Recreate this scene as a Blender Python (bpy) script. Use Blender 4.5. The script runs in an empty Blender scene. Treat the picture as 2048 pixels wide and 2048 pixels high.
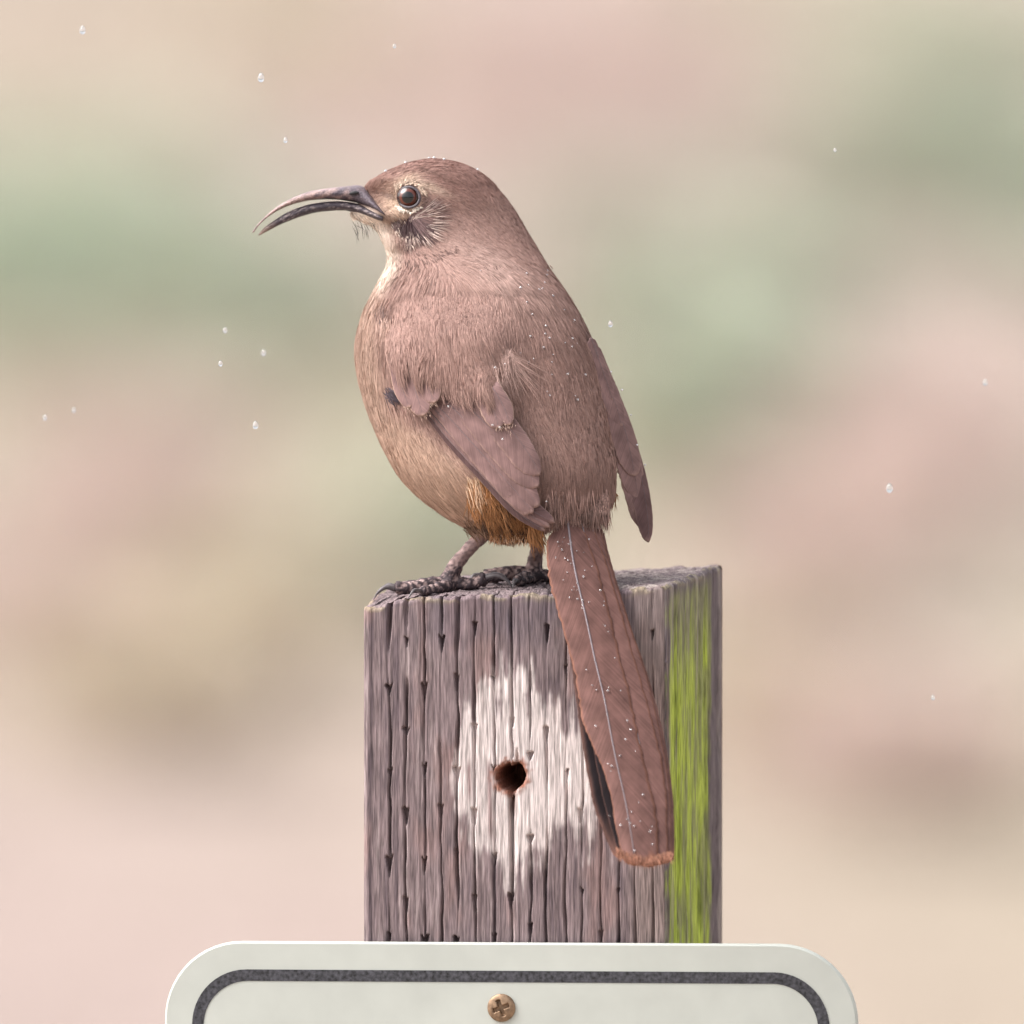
import bpy, math, random
import numpy as np
from mathutils import Vector

rng = np.random.default_rng(7)
random.seed(7)
R = math.radians

# ------------------------------------------------------------------ camera, world, sun, exposure
scene = bpy.context.scene
COL = scene.collection
WIDTH = 0.31                      # metres across the picture at the bird
S = WIDTH / 2048.0                # one design unit (a 2048th of that width)
DIST = 9.0
PITCH = R(4.0)
T = np.array([0.0, 0.0, 1.024])   # point the lens looks at, on the bird's belly
RIGHT = np.array([1.0, 0, 0])
UP = np.array([0, math.sin(PITCH), math.cos(PITCH)])
FWD = np.array([0, math.cos(PITCH), -math.sin(PITCH)])

cam_d = bpy.data.cameras.new('camera')
cam = bpy.data.objects.new('camera', cam_d)
COL.objects.link(cam)
cam.location = Vector(T - FWD * DIST)
cam.rotation_euler = (math.pi / 2 - PITCH, 0, 0)
cam_d.sensor_width = 36
cam_d.lens = 36 * DIST / WIDTH
cam_d.clip_start = 0.5
cam_d.clip_end = 3000
cam_d.dof.use_dof = True
cam_d.dof.focus_distance = DIST - 0.022
cam_d.dof.aperture_fstop = 12.0
scene.camera = cam

SUN_ELEV, SUN_AZ = 50, -92        # azimuth: degrees from +Y (away from the lens), negative to the left
world = bpy.data.worlds.new('World')
scene.world = world
world.use_nodes = True
wn = world.node_tree
for n in list(wn.nodes):
    wn.nodes.remove(n)
sky = wn.nodes.new('ShaderNodeTexSky')
sky.sky_type = 'NISHITA'
sky.sun_disc = False
sky.sun_elevation = R(SUN_ELEV)
sky.sun_rotation = R(SUN_AZ)
sky.air_density = 1.2
sky.dust_density = 6.0
hsv = wn.nodes.new('ShaderNodeHueSaturation')      # cloud cover: the blue mostly washed out
hsv.inputs['Saturation'].default_value = 0.22
bg = wn.nodes.new('ShaderNodeBackground')
bg.inputs['Strength'].default_value = 0.15
wo = wn.nodes.new('ShaderNodeOutputWorld')
wn.links.new(sky.outputs[0], hsv.inputs['Color'])
wn.links.new(hsv.outputs[0], bg.inputs['Color'])
wn.links.new(bg.outputs[0], wo.inputs['Surface'])

sun_d = bpy.data.lights.new('sun', 'SUN')
sun_d.energy = 1.5
sun_d.angle = R(50)
sun_d.color = (1.0, 0.93, 0.88)
sun = bpy.data.objects.new('sun', sun_d)
COL.objects.link(sun)
az, el = R(SUN_AZ), R(SUN_ELEV)
to_sun = Vector((math.sin(az) * math.cos(el), math.cos(az) * math.cos(el), math.sin(el)))
sun.rotation_euler = (-to_sun).to_track_quat('-Z', 'Y').to_euler()
sun.location = (-2, 1, 4)

scene.view_settings.view_transform = 'Standard'
scene.view_settings.look = 'None'
scene.view_settings.exposure = 0.95
scene.view_settings.gamma = 1.0
scene.view_settings.use_curve_mapping = False
scene.render.engine = 'CYCLES'
scene.cycles.use_denoising = True
scene.cycles.max_bounces = 5

# ------------------------------------------------------------------ helpers
def P(a):
    """design units (right, down, away) -> world metres"""
    a = np.asarray(a, float)
    x = (a[..., 0] - 1024.0) * S
    z = (1024.0 - a[..., 1]) * S
    d = a[..., 2] * S
    k = 1.0 + d / DIST
    return T + (x * k)[..., None] * RIGHT + (z * k)[..., None] * UP + d[..., None] * FWD

def lin(r, g, b):
    return tuple(((c / 255.0) / 12.92 if c <= 10 else ((c / 255.0 + 0.055) / 1.055) ** 2.4) for c in (r, g, b))

def mesh_np(name, V, faces, mat=None, colors=None, smooth=True, uv=None, mat_idx=None):
    """V (n,3) world; faces: list of integer arrays (m,k)"""
    me = bpy.data.meshes.new(name)
    V = np.asarray(V, np.float32)
    me.vertices.add(len(V))
    me.vertices.foreach_set('co', V.ravel())
    faces = [np.asarray(f, np.int32) for f in faces if len(f)]
    loops = np.concatenate([f.ravel() for f in faces])
    tot = np.concatenate([np.full(len(f), f.shape[1], np.int32) for f in faces])
    start = np.concatenate([[0], np.cumsum(tot)[:-1]]).astype(np.int32)
    me.loops.add(len(loops))
    me.loops.foreach_set('vertex_index', loops)
    me.polygons.add(len(tot))
    me.polygons.foreach_set('loop_start', start)
    me.polygons.foreach_set('loop_total', tot)
    me.update(calc_edges=True)
    me.polygons.foreach_set('use_smooth', np.full(len(tot), smooth))
    if colors is not None:
        c = np.ones((len(V), 4), np.float32)
        c[:, :3] = colors
        at = me.color_attributes.new('Col', 'FLOAT_COLOR', 'POINT')
        at.data.foreach_set('color', c.ravel())
    if uv is not None:
        lay = me.uv_layers.new(name='UVMap')
        lay.data.foreach_set('uv', np.asarray(uv, np.float32)[loops].ravel())
    if mat is not None:
        for m in (mat if isinstance(mat, (list, tuple)) else [mat]):
            me.materials.append(m)
    if mat_idx is not None:
        me.polygons.foreach_set('material_index', np.asarray(mat_idx, np.int32))
    me.validate()
    return me

def obj(name, me, parent=None):
    o = bpy.data.objects.new(name, me)
    COL.objects.link(o)
    if parent is not None:
        o.parent = parent
        if parent.type == 'EMPTY' and parent.parent is None:
            o.location = -parent.location
    return o

def thing(name, loc, label, cat, group=None):
    o = bpy.data.objects.new(name, None)
    COL.objects.link(o)
    o.empty_display_size = 0.02
    o.location = Vector(loc)
    tag(o, label, cat, group)
    return o

def tag(o, label, cat, group=None):
    o['label'] = label
    o['category'] = cat
    if group:
        o['group'] = group
    return o

def grid_faces(nu, nv, closed=False, off=0):
    """nu rows, nv columns"""
    i = np.arange(nu - 1)[:, None]
    j = np.arange(nv if closed else nv - 1)[None, :]
    j2 = (j + 1) % nv
    a = i * nv + j
    b = i * nv + j2
    c = (i + 1) * nv + j2
    d = (i + 1) * nv + j
    return np.stack([a, b, c, d], -1).reshape(-1, 4) + off

def vnoise(x, y, seed=0):
    """smooth value noise, about -1..1"""
    x = np.asarray(x, float); y = np.asarray(y, float)
    tab = np.random.default_rng(1000 + seed).uniform(-1, 1, (256, 256))
    xi = np.floor(x).astype(int); yi = np.floor(y).astype(int)
    fx = x - xi; fy = y - yi
    fx = fx * fx * (3 - 2 * fx); fy = fy * fy * (3 - 2 * fy)
    g = lambda a, b: tab[a % 256, b % 256]
    return (g(xi, yi) * (1 - fx) + g(xi + 1, yi) * fx) * (1 - fy) + (g(xi, yi + 1) * (1 - fx) + g(xi + 1, yi + 1) * fx) * fy

def fbm(x, y, seed=0, n=4):
    r = 0; a = 1.0; t = 0
    for k in range(n):
        r = r + a * vnoise(x * 2 ** k, y * 2 ** k, seed + k * 7); t += a; a *= 0.5
    return r / t

def sstep(a, b, x):
    t = np.clip((x - a) / (b - a), 0, 1)
    return t * t * (3 - 2 * t)

def mixc(a, b, t):
    return a * (1 - t[..., None]) + np.asarray(b) * t[..., None]

def spline(pts, n):
    """Catmull-Rom through pts, n samples, even arc length"""
    p = np.asarray(pts, float)
    q = np.vstack([2 * p[0] - p[1], p, 2 * p[-1] - p[-2]])
    out = []
    for i in range(len(p) - 1):
        t = np.linspace(0, 1, 24, endpoint=False)[:, None]
        a, b, c, d = q[i], q[i + 1], q[i + 2], q[i + 3]
        out.append(0.5 * ((2 * b) + (-a + c) * t + (2 * a - 5 * b + 4 * c - d) * t ** 2 + (-a + 3 * b - 3 * c + d) * t ** 3))
    out.append(p[-1:])
    c = np.vstack(out)
    L = np.concatenate([[0], np.cumsum(np.linalg.norm(np.diff(c, axis=0), axis=1))])
    s = np.linspace(0, L[-1], n)
    return np.stack([np.interp(s, L, c[:, k]) for k in range(c.shape[1])], -1)

def frames(c, hint):
    t = np.gradient(c, axis=0)
    t /= np.linalg.norm(t, axis=1, keepdims=True) + 1e-12
    h = np.broadcast_to(np.asarray(hint, float), t.shape)
    s = np.cross(t, h); s /= np.linalg.norm(s, axis=1, keepdims=True) + 1e-12
    n = np.cross(s, t)
    return t, s, n

def tube(c, ra, rb=None, seg=14, hint=(0.3, 0.1, 1), off=0, ripple=None):
    """closed tube round the centre line c with per-point radii -> V, faces"""
    c = np.asarray(c, float); n = len(c)
    ra = np.broadcast_to(np.asarray(ra, float), (n,)); rb = ra if rb is None else np.broadcast_to(np.asarray(rb, float), (n,))
    t, s, m = frames(c, hint)
    a = np.linspace(0, 2 * np.pi, seg, endpoint=False)
    V = c[:, None] + s[:, None] * (np.cos(a)[None, :, None] * ra[:, None, None]) + m[:, None] * (np.sin(a)[None, :, None] * rb[:, None, None])
    V = V.reshape(-1, 3)
    F = grid_faces(n, seg, True, off)
    V = np.vstack([V, c[:1], c[-1:]])
    k = n * seg
    j = np.arange(seg); j2 = (j + 1) % seg
    caps = np.vstack([np.stack([np.full(seg, k), j2, j], -1), np.stack([np.full(seg, k + 1), (n - 1) * seg + j, (n - 1) * seg + j2], -1)]) + off
    return V, F, caps

# ------------------------------------------------------------------ materials
def new_mat(name):
    m = bpy.data.materials.new(name)
    m.use_nodes = True
    nt = m.node_tree
    b = nt.nodes['Principled BSDF']
    return m, nt, b

def N(nt, typ, **kw):
    n = nt.nodes.new(typ)
    for k, v in kw.items():
        if hasattr(n, k) and k not in n.inputs:
            setattr(n, k, v)
        else:
            n.inputs[k].default_value = v
    return n

def mat_attr(name, rough=0.8, noise_scale=600, noise_amt=0.25, stretch=(1, 1, 1), bump=0.0, bump_scale=900, spec=0.3, coat=0.0):
    """colour from the 'Col' attribute, broken up by a noise, with fine relief"""
    m, nt, b = new_mat(name)
    at = N(nt, 'ShaderNodeAttribute', attribute_name='Col')
    tc = N(nt, 'ShaderNodeTexCoord')
    mp = N(nt, 'ShaderNodeMapping'); mp.inputs['Scale'].default_value = stretch
    nt.links.new(tc.outputs['Object'], mp.inputs[0])
    no = N(nt, 'ShaderNodeTexNoise'); no.inputs['Scale'].default_value = noise_scale; no.inputs['Detail'].default_value = 4
    nt.links.new(mp.outputs[0], no.inputs['Vector'])
    mr = N(nt, 'ShaderNodeMapRange')
    mr.inputs['From Min'].default_value = 0.25; mr.inputs['From Max'].default_value = 0.75
    mr.inputs['To Min'].default_value = 1 - noise_amt; mr.inputs['To Max'].default_value = 1 + noise_amt
    nt.links.new(no.outputs[0], mr.inputs['Value'])
    mul = N(nt, 'ShaderNodeVectorMath', operation='MULTIPLY')
    nt.links.new(at.outputs['Color'], mul.inputs[0]); nt.links.new(mr.outputs[0], mul.inputs[1])
    nt.links.new(mul.outputs[0], b.inputs['Base Color'])
    b.inputs['Roughness'].default_value = rough
    b.inputs['Specular IOR Level'].default_value = spec
    if coat:
        b.inputs['Coat Weight'].default_value = coat
        b.inputs['Coat Roughness'].default_value = 0.2
    if bump:
        n2 = N(nt, 'ShaderNodeTexNoise'); n2.inputs['Scale'].default_value = bump_scale; n2.inputs['Detail'].default_value = 5
        nt.links.new(mp.outputs[0], n2.inputs['Vector'])
        bp = N(nt, 'ShaderNodeBump'); bp.inputs['Strength'].default_value = bump; bp.inputs['Distance'].default_value = 0.0004
        nt.links.new(n2.outputs[0], bp.inputs['Height']); nt.links.new(bp.outputs[0], b.inputs['Normal'])
    return m

def mat_plain(name, col, rough=0.6, noise_scale=200, amt=0.2, bump=0.1, metal=0.0, spec=0.4, dist=0.0003):
    m, nt, b = new_mat(name)
    tc = N(nt, 'ShaderNodeTexCoord')
    no = N(nt, 'ShaderNodeTexNoise'); no.inputs['Scale'].default_value = noise_scale; no.inputs['Detail'].default_value = 5
    nt.links.new(tc.outputs['Object'], no.inputs['Vector'])
    rp = N(nt, 'ShaderNodeValToRGB')
    c = np.array(col)
    rp.color_ramp.elements[0].position = 0.3; rp.color_ramp.elements[1].position = 0.7
    rp.color_ramp.elements[0].color = (*np.clip(c * (1 - amt), 0, 1), 1)
    rp.color_ramp.elements[1].color = (*np.clip(c * (1 + amt), 0, 1), 1)
    nt.links.new(no.outputs[0], rp.inputs[0]); nt.links.new(rp.outputs[0], b.inputs['Base Color'])
    b.inputs['Roughness'].default_value = rough; b.inputs['Metallic'].default_value = metal
    b.inputs['Specular IOR Level'].default_value = spec
    if bump:
        bp = N(nt, 'ShaderNodeBump'); bp.inputs['Strength'].default_value = bump; bp.inputs['Distance'].default_value = dist
        nt.links.new(no.outputs[0], bp.inputs['Height']); nt.links.new(bp.outputs[0], b.inputs['Normal'])
    return m

def mat_feather(name):
    """colour from 'Col'; barbs as fine slanted lines along UV (u along the shaft, v across, in design units)"""
    m, nt, b = new_mat(name)
    at = N(nt, 'ShaderNodeAttribute', attribute_name='Col')
    uv = N(nt, 'ShaderNodeUVMap', uv_map='UVMap')
    sep = N(nt, 'ShaderNodeSeparateXYZ')
    nt.links.new(uv.outputs[0], sep.inputs[0])
    ab = N(nt, 'ShaderNodeMath', operation='ABSOLUTE'); nt.links.new(sep.outputs[1], ab.inputs[0])
    m1 = N(nt, 'ShaderNodeMath', operation='MULTIPLY'); m1.inputs[1].default_value = -1.5; nt.links.new(ab.outputs[0], m1.inputs[0])
    ad = N(nt, 'ShaderNodeMath', operation='ADD'); nt.links.new(sep.outputs[0], ad.inputs[0]); nt.links.new(m1.outputs[0], ad.inputs[1])
    cx = N(nt, 'ShaderNodeCombineXYZ'); nt.links.new(ad.outputs[0], cx.inputs[0])
    m2 = N(nt, 'ShaderNodeMath', operation='MULTIPLY'); m2.inputs[1].default_value = 0.04; nt.links.new(sep.outputs[1], m2.inputs[0])
    nt.links.new(m2.outputs[0], cx.inputs[1])
    no = N(nt, 'ShaderNodeTexNoise'); no.inputs['Scale'].default_value = 0.17; no.inputs['Detail'].default_value = 3
    nt.links.new(cx.outputs[0], no.inputs['Vector'])
    n2 = N(nt, 'ShaderNodeTexNoise'); n2.inputs['Scale'].default_value = 0.03; n2.inputs['Detail'].default_value = 2
    nt.links.new(uv.outputs[0], n2.inputs['Vector'])
    av = N(nt, 'ShaderNodeMath', operation='ADD'); nt.links.new(no.outputs[0], av.inputs[0]); nt.links.new(n2.outputs[0], av.inputs[1])
    mr = N(nt, 'ShaderNodeMapRange')
    mr.inputs['From Min'].default_value = 0.6; mr.inputs['From Max'].default_value = 1.4
    mr.inputs['To Min'].default_value = 0.58; mr.inputs['To Max'].default_value = 1.42
    nt.links.new(av.outputs[0], mr.inputs['Value'])
    mul = N(nt, 'ShaderNodeVectorMath', operation='MULTIPLY')
    nt.links.new(at.outputs['Color'], mul.inputs[0]); nt.links.new(mr.outputs[0], mul.inputs[1])
    nt.links.new(mul.outputs[0], b.inputs['Base Color'])
    bp = N(nt, 'ShaderNodeBump'); bp.inputs['Strength'].default_value = 0.35; bp.inputs['Distance'].default_value = 0.00025
    nt.links.new(no.outputs[0], bp.inputs['Height']); nt.links.new(bp.outputs[0], b.inputs['Normal'])
    b.inputs['Roughness'].default_value = 0.75
    b.inputs['Specular IOR Level'].default_value = 0.08
    return m

def mat_water(name):
    m, nt, b = new_mat(name)
    tc = N(nt, 'ShaderNodeTexCoord')
    no = N(nt, 'ShaderNodeTexNoise'); no.inputs['Scale'].default_value = 300
    nt.links.new(tc.outputs['Object'], no.inputs['Vector'])
    bp = N(nt, 'ShaderNodeBump'); bp.inputs['Strength'].default_value = 0.05; bp.inputs['Distance'].default_value = 0.0002
    nt.links.new(no.outputs[0], bp.inputs['Height']); nt.links.new(bp.outputs[0], b.inputs['Normal'])
    b.inputs['Base Color'].default_value = (0.95, 0.97, 1, 1)
    b.inputs['Transmission Weight'].default_value = 0.85
    b.inputs['Roughness'].default_value = 0.02
    b.inputs['IOR'].default_value = 1.33
    return m

M_wood = mat_attr('weathered_wood', rough=0.85, noise_scale=2300, noise_amt=0.6, stretch=(1, 1, 0.06), bump=0.6, bump_scale=3200, spec=0.25)
M_body = mat_attr('bird_skin', rough=0.75, noise_scale=500, noise_amt=0.25, bump=0.3, bump_scale=1500, spec=0.3)
M_plume = mat_attr('plumage', rough=0.7, noise_scale=900, noise_amt=0.12, spec=0.25)
M_feather = mat_feather('flight_feather')
M_rachis = mat_plain('feather_shaft', (0.20, 0.165, 0.18), 0.5, 900, 0.2, 0.05)
M_bill = mat_attr('horn_bill', rough=0.55, noise_scale=1700, noise_amt=0.6, bump=0.9, bump_scale=1900, spec=0.3)
M_claw = mat_plain('horn_claw', (0.10, 0.085, 0.09), 0.38, 900, 0.3, 0.2)
M_water = mat_water('rain_water')

# ------------------------------------------------------------------ ground and background field
def pix_ground(px, py):
    """where the line of sight through a design point meets the ground"""
    c = T - FWD * DIST
    q = P((px, py, 0.0)) - c
    t = -c[2] / q[2]
    return c + q * t

gx = np.unique(np.concatenate([np.linspace(-1500, -20, 14), np.linspace(-20, -3, 18), np.linspace(-3, 3, 90), np.linspace(3, 20, 18), np.linspace(20, 1500, 14)]))
gy = np.unique(np.concatenate([np.linspace(-60, 4, 20), np.linspace(4, 40, 220), np.linspace(40, 80, 40), np.linspace(80, 2500, 20)]))
GX, GY = np.meshgrid(gx, gy)
GZ = 0.02 * fbm(GX * 1.3, GY * 0.6, 3) - 0.02
GZ += sstep(60, 400, GY) * 9 * (1 + 0.5 * vnoise(GX * 0.01, GY * 0.006, 5))
gcol = np.zeros(GX.shape + (3,)) + np.array(lin(150, 137, 129))
gcol = mixc(gcol, lin(136, 133, 115), 0.7 * sstep(-0.05, 0.4, fbm(GX * 1.6 + 3.1, GY * 0.22, 21, 3)))
gcol = mixc(gcol, lin(154, 138, 133), 0.7 * sstep(0.0, 0.4, fbm(GX * 1.9 + 9.4, GY * 0.25, 33, 3)))
gcol = mixc(gcol, lin(148, 138, 120), 0.5 * sstep(0.1, 0.45, fbm(GX * 2.3 + 1.7, GY * 0.3, 41, 3)))
M_ground = mat_attr('dry_field_soil', rough=0.95, noise_scale=9, noise_amt=0.2, bump=0.4, bump_scale=40, spec=0.1)
g = obj('ground', mesh_np('ground', np.stack([GX, GY, GZ], -1).reshape(-1, 3), [grid_faces(len(gy), len(gx))], M_ground, gcol.reshape(-1, 3)))
g['kind'] = 'structure'

def leaf_clump(n, h, r, col, seed, upright=0.5, lw=0.006, ll=0.05):
    """herb: many small leaves spread through a low dome, plus stems"""
    q = np.random.default_rng(seed)
    th = q.uniform(0, 2 * np.pi, n); rr = r * np.sqrt(q.uniform(0, 1, n)); zz = h * q.uniform(0.05, 1, n) * (1 - 0.55 * (rr / r) ** 2) * q.uniform(0.6, 1.0, n)
    base = np.stack([rr * np.cos(th), rr * np.sin(th), zz], -1)
    dirv = np.stack([np.cos(th) + q.normal(0, .6, n), np.sin(th) + q.normal(0, .6, n), np.full(n, upright * 2) + q.normal(0, .5, n)], -1)
    dirv /= np.linalg.norm(dirv, axis=1, keepdims=True)
    side = np.cross(dirv, q.normal(0, 1, (n, 3))); side /= np.linalg.norm(side, axis=1, keepdims=True)
    L = ll * q.uniform(0.6, 1.4, n)[:, None]; W = lw * q.uniform(0.6, 1.5, n)[:, None]
    a = base; b = base + dirv * L * 0.5 + side * W; c = base + dirv * L + np.array([0, 0, -0.2]) * L; d = base + dirv * L * 0.5 - side * W
    V = np.stack([a, b, c, d], 1).reshape(-1, 3)
    F = np.arange(4 * n).reshape(-1, 4)
    cc = np.array(col)[None] * q.uniform(0.7, 1.3, (n, 1)) * (1 + q.normal(0, 0.05, (n, 3)))
    return V, F, np.repeat(cc, 4, 0)

M_leaf = mat_attr('herb_leaves', rough=0.7, noise_scale=40, noise_amt=0.2, spec=0.2)

def stems(n, h, r, seed):
    q = np.random.default_rng(seed); Vs = []; Fs = []; k = 0; Cs = []
    for i in range(n):
        a = q.uniform(0, 6.28); e = r * q.uniform(.2, .8)
        c = spline([(0.01 * math.cos(a), 0.01 * math.sin(a), -0.04), (e * .4 * math.cos(a), e * .4 * math.sin(a), h * .45), (e * math.cos(a), e * math.sin(a), h * q.uniform(.6, .9))], 5)
        V, F, C = tube(c, np.linspace(.003, .0012, 5), seg=5, off=k)
        Vs.append(V); Fs.append((F, C)); k += len(V)
    V = np.vstack(Vs)
    return V, [np.vstack([f for f, _ in Fs]), np.vstack([c for _, c in Fs])]

def plant(name, px, py, h, r, col, label, cat, group, seed, n=700, **kw):
    loc = pix_ground(px, py)
    loc[2] = 0.02 * float(fbm(np.array(loc[0] * 1.3), np.array(loc[1] * 0.6), 3)) - 0.02
    t = thing(name, loc, label, cat, group)
    V, F, C = leaf_clump(n, h, r, col, seed, **kw)
    o = obj('foliage', mesh_np('foliage', V, [F], M_leaf, C)); o.parent = t
    SV, SF = stems(7, h, r, seed + 1)
    o = obj('stem', mesh_np('stem', SV, SF, M_leaf, np.zeros((len(SV), 3)) + lin(120, 105, 80))); o.parent = t

GREEN = lin(194, 202, 184); SAGE = lin(198, 201, 184); BUFF = lin(214, 203, 185); PINK = lin(221, 204, 197)
L_g = 'blurred grey-green low herb growing in the field behind the post'
L_b = 'blurred dry buff-pink grass tuft in the field behind the post'
for i, (px, py, h, r, c) in enumerate([
        (330, 560, .17, .10, GREEN), (90, 640, .12, .09, GREEN), (480, 700, .10, .07, SAGE), (200, 420, .10, .08, SAGE),
        (640, 640, .10, .06, SAGE), (1380, 900, .13, .08, SAGE), (1500, 700, .12, .08, GREEN), (1950, 260, .14, .10, GREEN),
        (1700, 420, .11, .09, SAGE), (850, 1150, .10, .06, SAGE), (1250, 560, .10, .06, SAGE), (2150, 480, .12, .1, GREEN), (-120, 500, .14, .1, GREEN)]):
    plant('herb_clump', px, py, h, r, c, L_g, 'herb', 'grey-green herbs in the field', 100 + i * 3)
for i, (px, py, h, r, c) in enumerate([
        (1000, 260, .10, .12, PINK), (1300, 180, .10, .12, PINK), (620, 150, .09, .10, BUFF), (1850, 1000, .10, .09, PINK),
        (1650, 1250, .09, .08, PINK), (250, 1050, .09, .09, PINK), (520, 1320, .08, .07, BUFF), (300, 1480, .08, .08, BUFF),
        (1800, 1600, .08, .08, PINK), (1560, 1500, .08, .06, BUFF), (100, 1300, .08, .08, PINK)]):
    plant('grass_tuft', px, py, h, r, c, L_b, 'grass tuft', 'dry grass tufts in the field', 300 + i * 3, n=800, upright=1.6, lw=.0025, ll=.08)

q = np.random.default_rng(77)
ng = 60000
bx = q.uniform(-3.2, 3.2, ng); by = 4 + 36 * q.uniform(0, 1, ng) ** 0.8
by = np.where(np.hypot(bx, by - 0) < 0.6, by + 2, by)
bz = 0.02 * fbm(bx * 1.3, by * 0.6, 3) - 0.022
bh = q.uniform(.02, .06, ng); ba = q.uniform(0, 6.28, ng)
sx = np.cos(ba) * .0015; sy = np.sin(ba) * .0015
tipx = bx + q.normal(0, .02, ng); tipy = by + q.normal(0, .02, ng)
V = np.stack([np.stack([bx - sx, by - sy, bz], -1), np.stack([bx + sx, by + sy, bz], -1), np.stack([tipx, tipy, bz + bh], -1)], 1).reshape(-1, 3)
bc = np.array(lin(166, 149, 138))[None] * q.uniform(.8, 1.2, (ng, 1))
bc = mixc(bc, np.array(lin(150, 149, 128)), 0.7 * sstep(-0.05, 0.4, fbm(bx * 1.6 + 3.1, by * 0.22, 21, 3)))
o = obj('dry_grass', mesh_np('dry_grass', V, [np.arange(3 * ng).reshape(-1, 3)], M_leaf, np.repeat(bc, 3, 0)))
o['kind'] = 'stuff'; o['label'] = 'short dry pinkish grass blurred across the field behind the post'; o['category'] = 'grass'

# ------------------------------------------------------------------ wooden post
D0 = -290.0
FR = P((1338, 1171, D0)); FL = P((727, 1198, D0 + 118)); BR = P((1446, 1129, D0 + 590)); BL = FL + BR - FR
A_ = np.linalg.solve(np.array([[*FR[:2], 1], [*FL[:2], 1], [*BR[:2], 1]]), np.array([FR[2], FL[2], BR[2]]))
def top_z(x, y):
    return A_[0] * x + A_[1] * y + A_[2]
ex = FR[:2] - FL[:2]; WF = np.linalg.norm(ex); ex = ex / WF       # along the front face
ez = BR[:2] - FR[:2]; WD = np.linalg.norm(ez); ez = ez / WD       # along the right face, away
WFp, WDp = WF / S, WD / S

def side_coord(n, dens):
    """perimeter positions: list of (face, u 0..1)"""
    return np.linspace(0, 1, n, endpoint=False)

nF, nR, nB, nL = 372, 190, 60, 110
face = np.concatenate([np.zeros(nF), np.ones(nR), np.full(nB, 2), np.full(nL, 3)]).astype(int)
u = np.concatenate([side_coord(n, 0) for n in (nF, nR, nB, nL)])
NP_ = len(u)
# perimeter point, arc position (design units), outward normal
cor = np.array([FL[:2], FR[:2], BR[:2], BL[:2]])
nxt = np.array([FR[:2], BR[:2], BL[:2], FL[:2]])
per = cor[face] + (nxt[face] - cor[face]) * u[:, None]
nrm = np.array([-ez, ex, ez, -ex])[face]
flen = np.array([WFp, WDp, WFp, WDp])[face]
U = u * flen                                                     # along its face
cen = per.mean(0) * 0 + (FL[:2] + BR[:2]) / 2

vrow = np.unique(np.concatenate([np.linspace(0, 20, 10), np.linspace(20, 760, 320), np.linspace(760, 920, 30)]))
vfar = np.linspace(980, (T[2] + 0.35) / S, 12)
vv = np.concatenate([vrow, vfar])
NV = len(vv)
UU = np.broadcast_to(U, (NV, NP_)); VV = np.broadcast_to(vv[:, None], (NV, NP_)); FF = np.broadcast_to(face, (NV, NP_))

def ridge(uu, seed, per_):
    return vnoise(uu / per_, 0 * uu + seed * 3.3, seed)

Vimg = VV + 1180 - 8                                              # picture row of the front face, roughly
Uimg = UU * (611 / WFp) + 727
dep = np.zeros((NV, NP_))
# grain: rounded ridges that wander a little down the post
wander = 3.0 * vnoise(UU / 60, VV / 220, 2) + 1.2 * vnoise(UU / 20, VV / 70, 4)
gu = UU + wander
grain = 1.0 * ridge(gu, 11, 9.0) + 0.9 * ridge(gu, 12, 4.2) + 1.3 * ridge(gu, 13, 21.0) + 0.7 * fbm(UU / 5, VV / 40, 14)
dep += np.where(FF == 0, grain, np.where(FF == 1, 2.0 * ridge(UU + 2.5 * wander, 16, 26.0) + 1.6 * ridge(UU + wander, 17, 9.0) + 1.5 * fbm(UU / 14, VV / 90, 18), 1.2 * grain))
# long checks in columns, with wedge-shaped incisions, staggered row by row
frontm = (FF == 0)
ncol = 0
notches = []
for i in range(17):
    cxp = 778 + 35.2 * i + rng.normal(0, 2.0)
    strength = np.clip(1.15 - max(0, i - 9) * 0.09, 0.3, 1.2)
    y = vv
    mean = cxp + 3.0 * vnoise(y / 120, 0 * y + i * 5.1, 31) + 1.4 * vnoise(y / 34, 0 * y + i * 3.7, 32)
    w = 1.2 + 0.9 * vnoise(y / 70, 0 * y + i * 2.3, 33) + 1.6 * np.exp(-y / 110) * (0.5 + vnoise(i * 1.7 + 0 * y, 0 * y + 2, 35))
    act = np.clip(0.5 + 1.1 * vnoise(y / 110, 0 * y + i * 7.9, 34), 0.0, 1)
    w = np.clip(w, 0.8, 4.5)
    prof = np.exp(-((Uimg - mean[:, None]) / (w[:, None] * 1.25)) ** 2)
    dep += frontm * prof * (act * 20 * strength + 1.5)[:, None]
    # shoulders of the check stand a little proud
    dep -= frontm * 0.35 * np.exp(-((np.abs(Uimg - mean[:, None]) - 6) / 3.0) ** 2)
    y0 = (1338 if i % 2 == 0 else 1247)
    for k in range(-1, 5):
        yn = y0 + 171.0 * k + rng.normal(0, 11)
        if yn < 1190 or yn > 1905 or rng.uniform() < (0.12 if i < 9 else 0.4):
            continue
        h = rng.uniform(14, 40) * (0.8 if i > 9 else 1); wd = rng.uniform(3.0, 7.8) * (0.75 if i > 9 else 1)
        t = (Vimg - yn) / h
        cx_ = np.interp(yn - 1172, vv, mean) + rng.normal(0, 1.0)
        width = wd * np.clip(1 - t, 0, 1) ** rng.uniform(0.7, 1.5)
        ins = sstep(-0.12, 0.02, t) * sstep(1.0, 0.8, t) * sstep(width + 1.8, width - 1.2, np.abs(Uimg - cx_))
        dep = np.where(frontm, np.maximum(dep, ins * 24 * (0.85 if i < 10 else 0.6)), dep)
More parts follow.
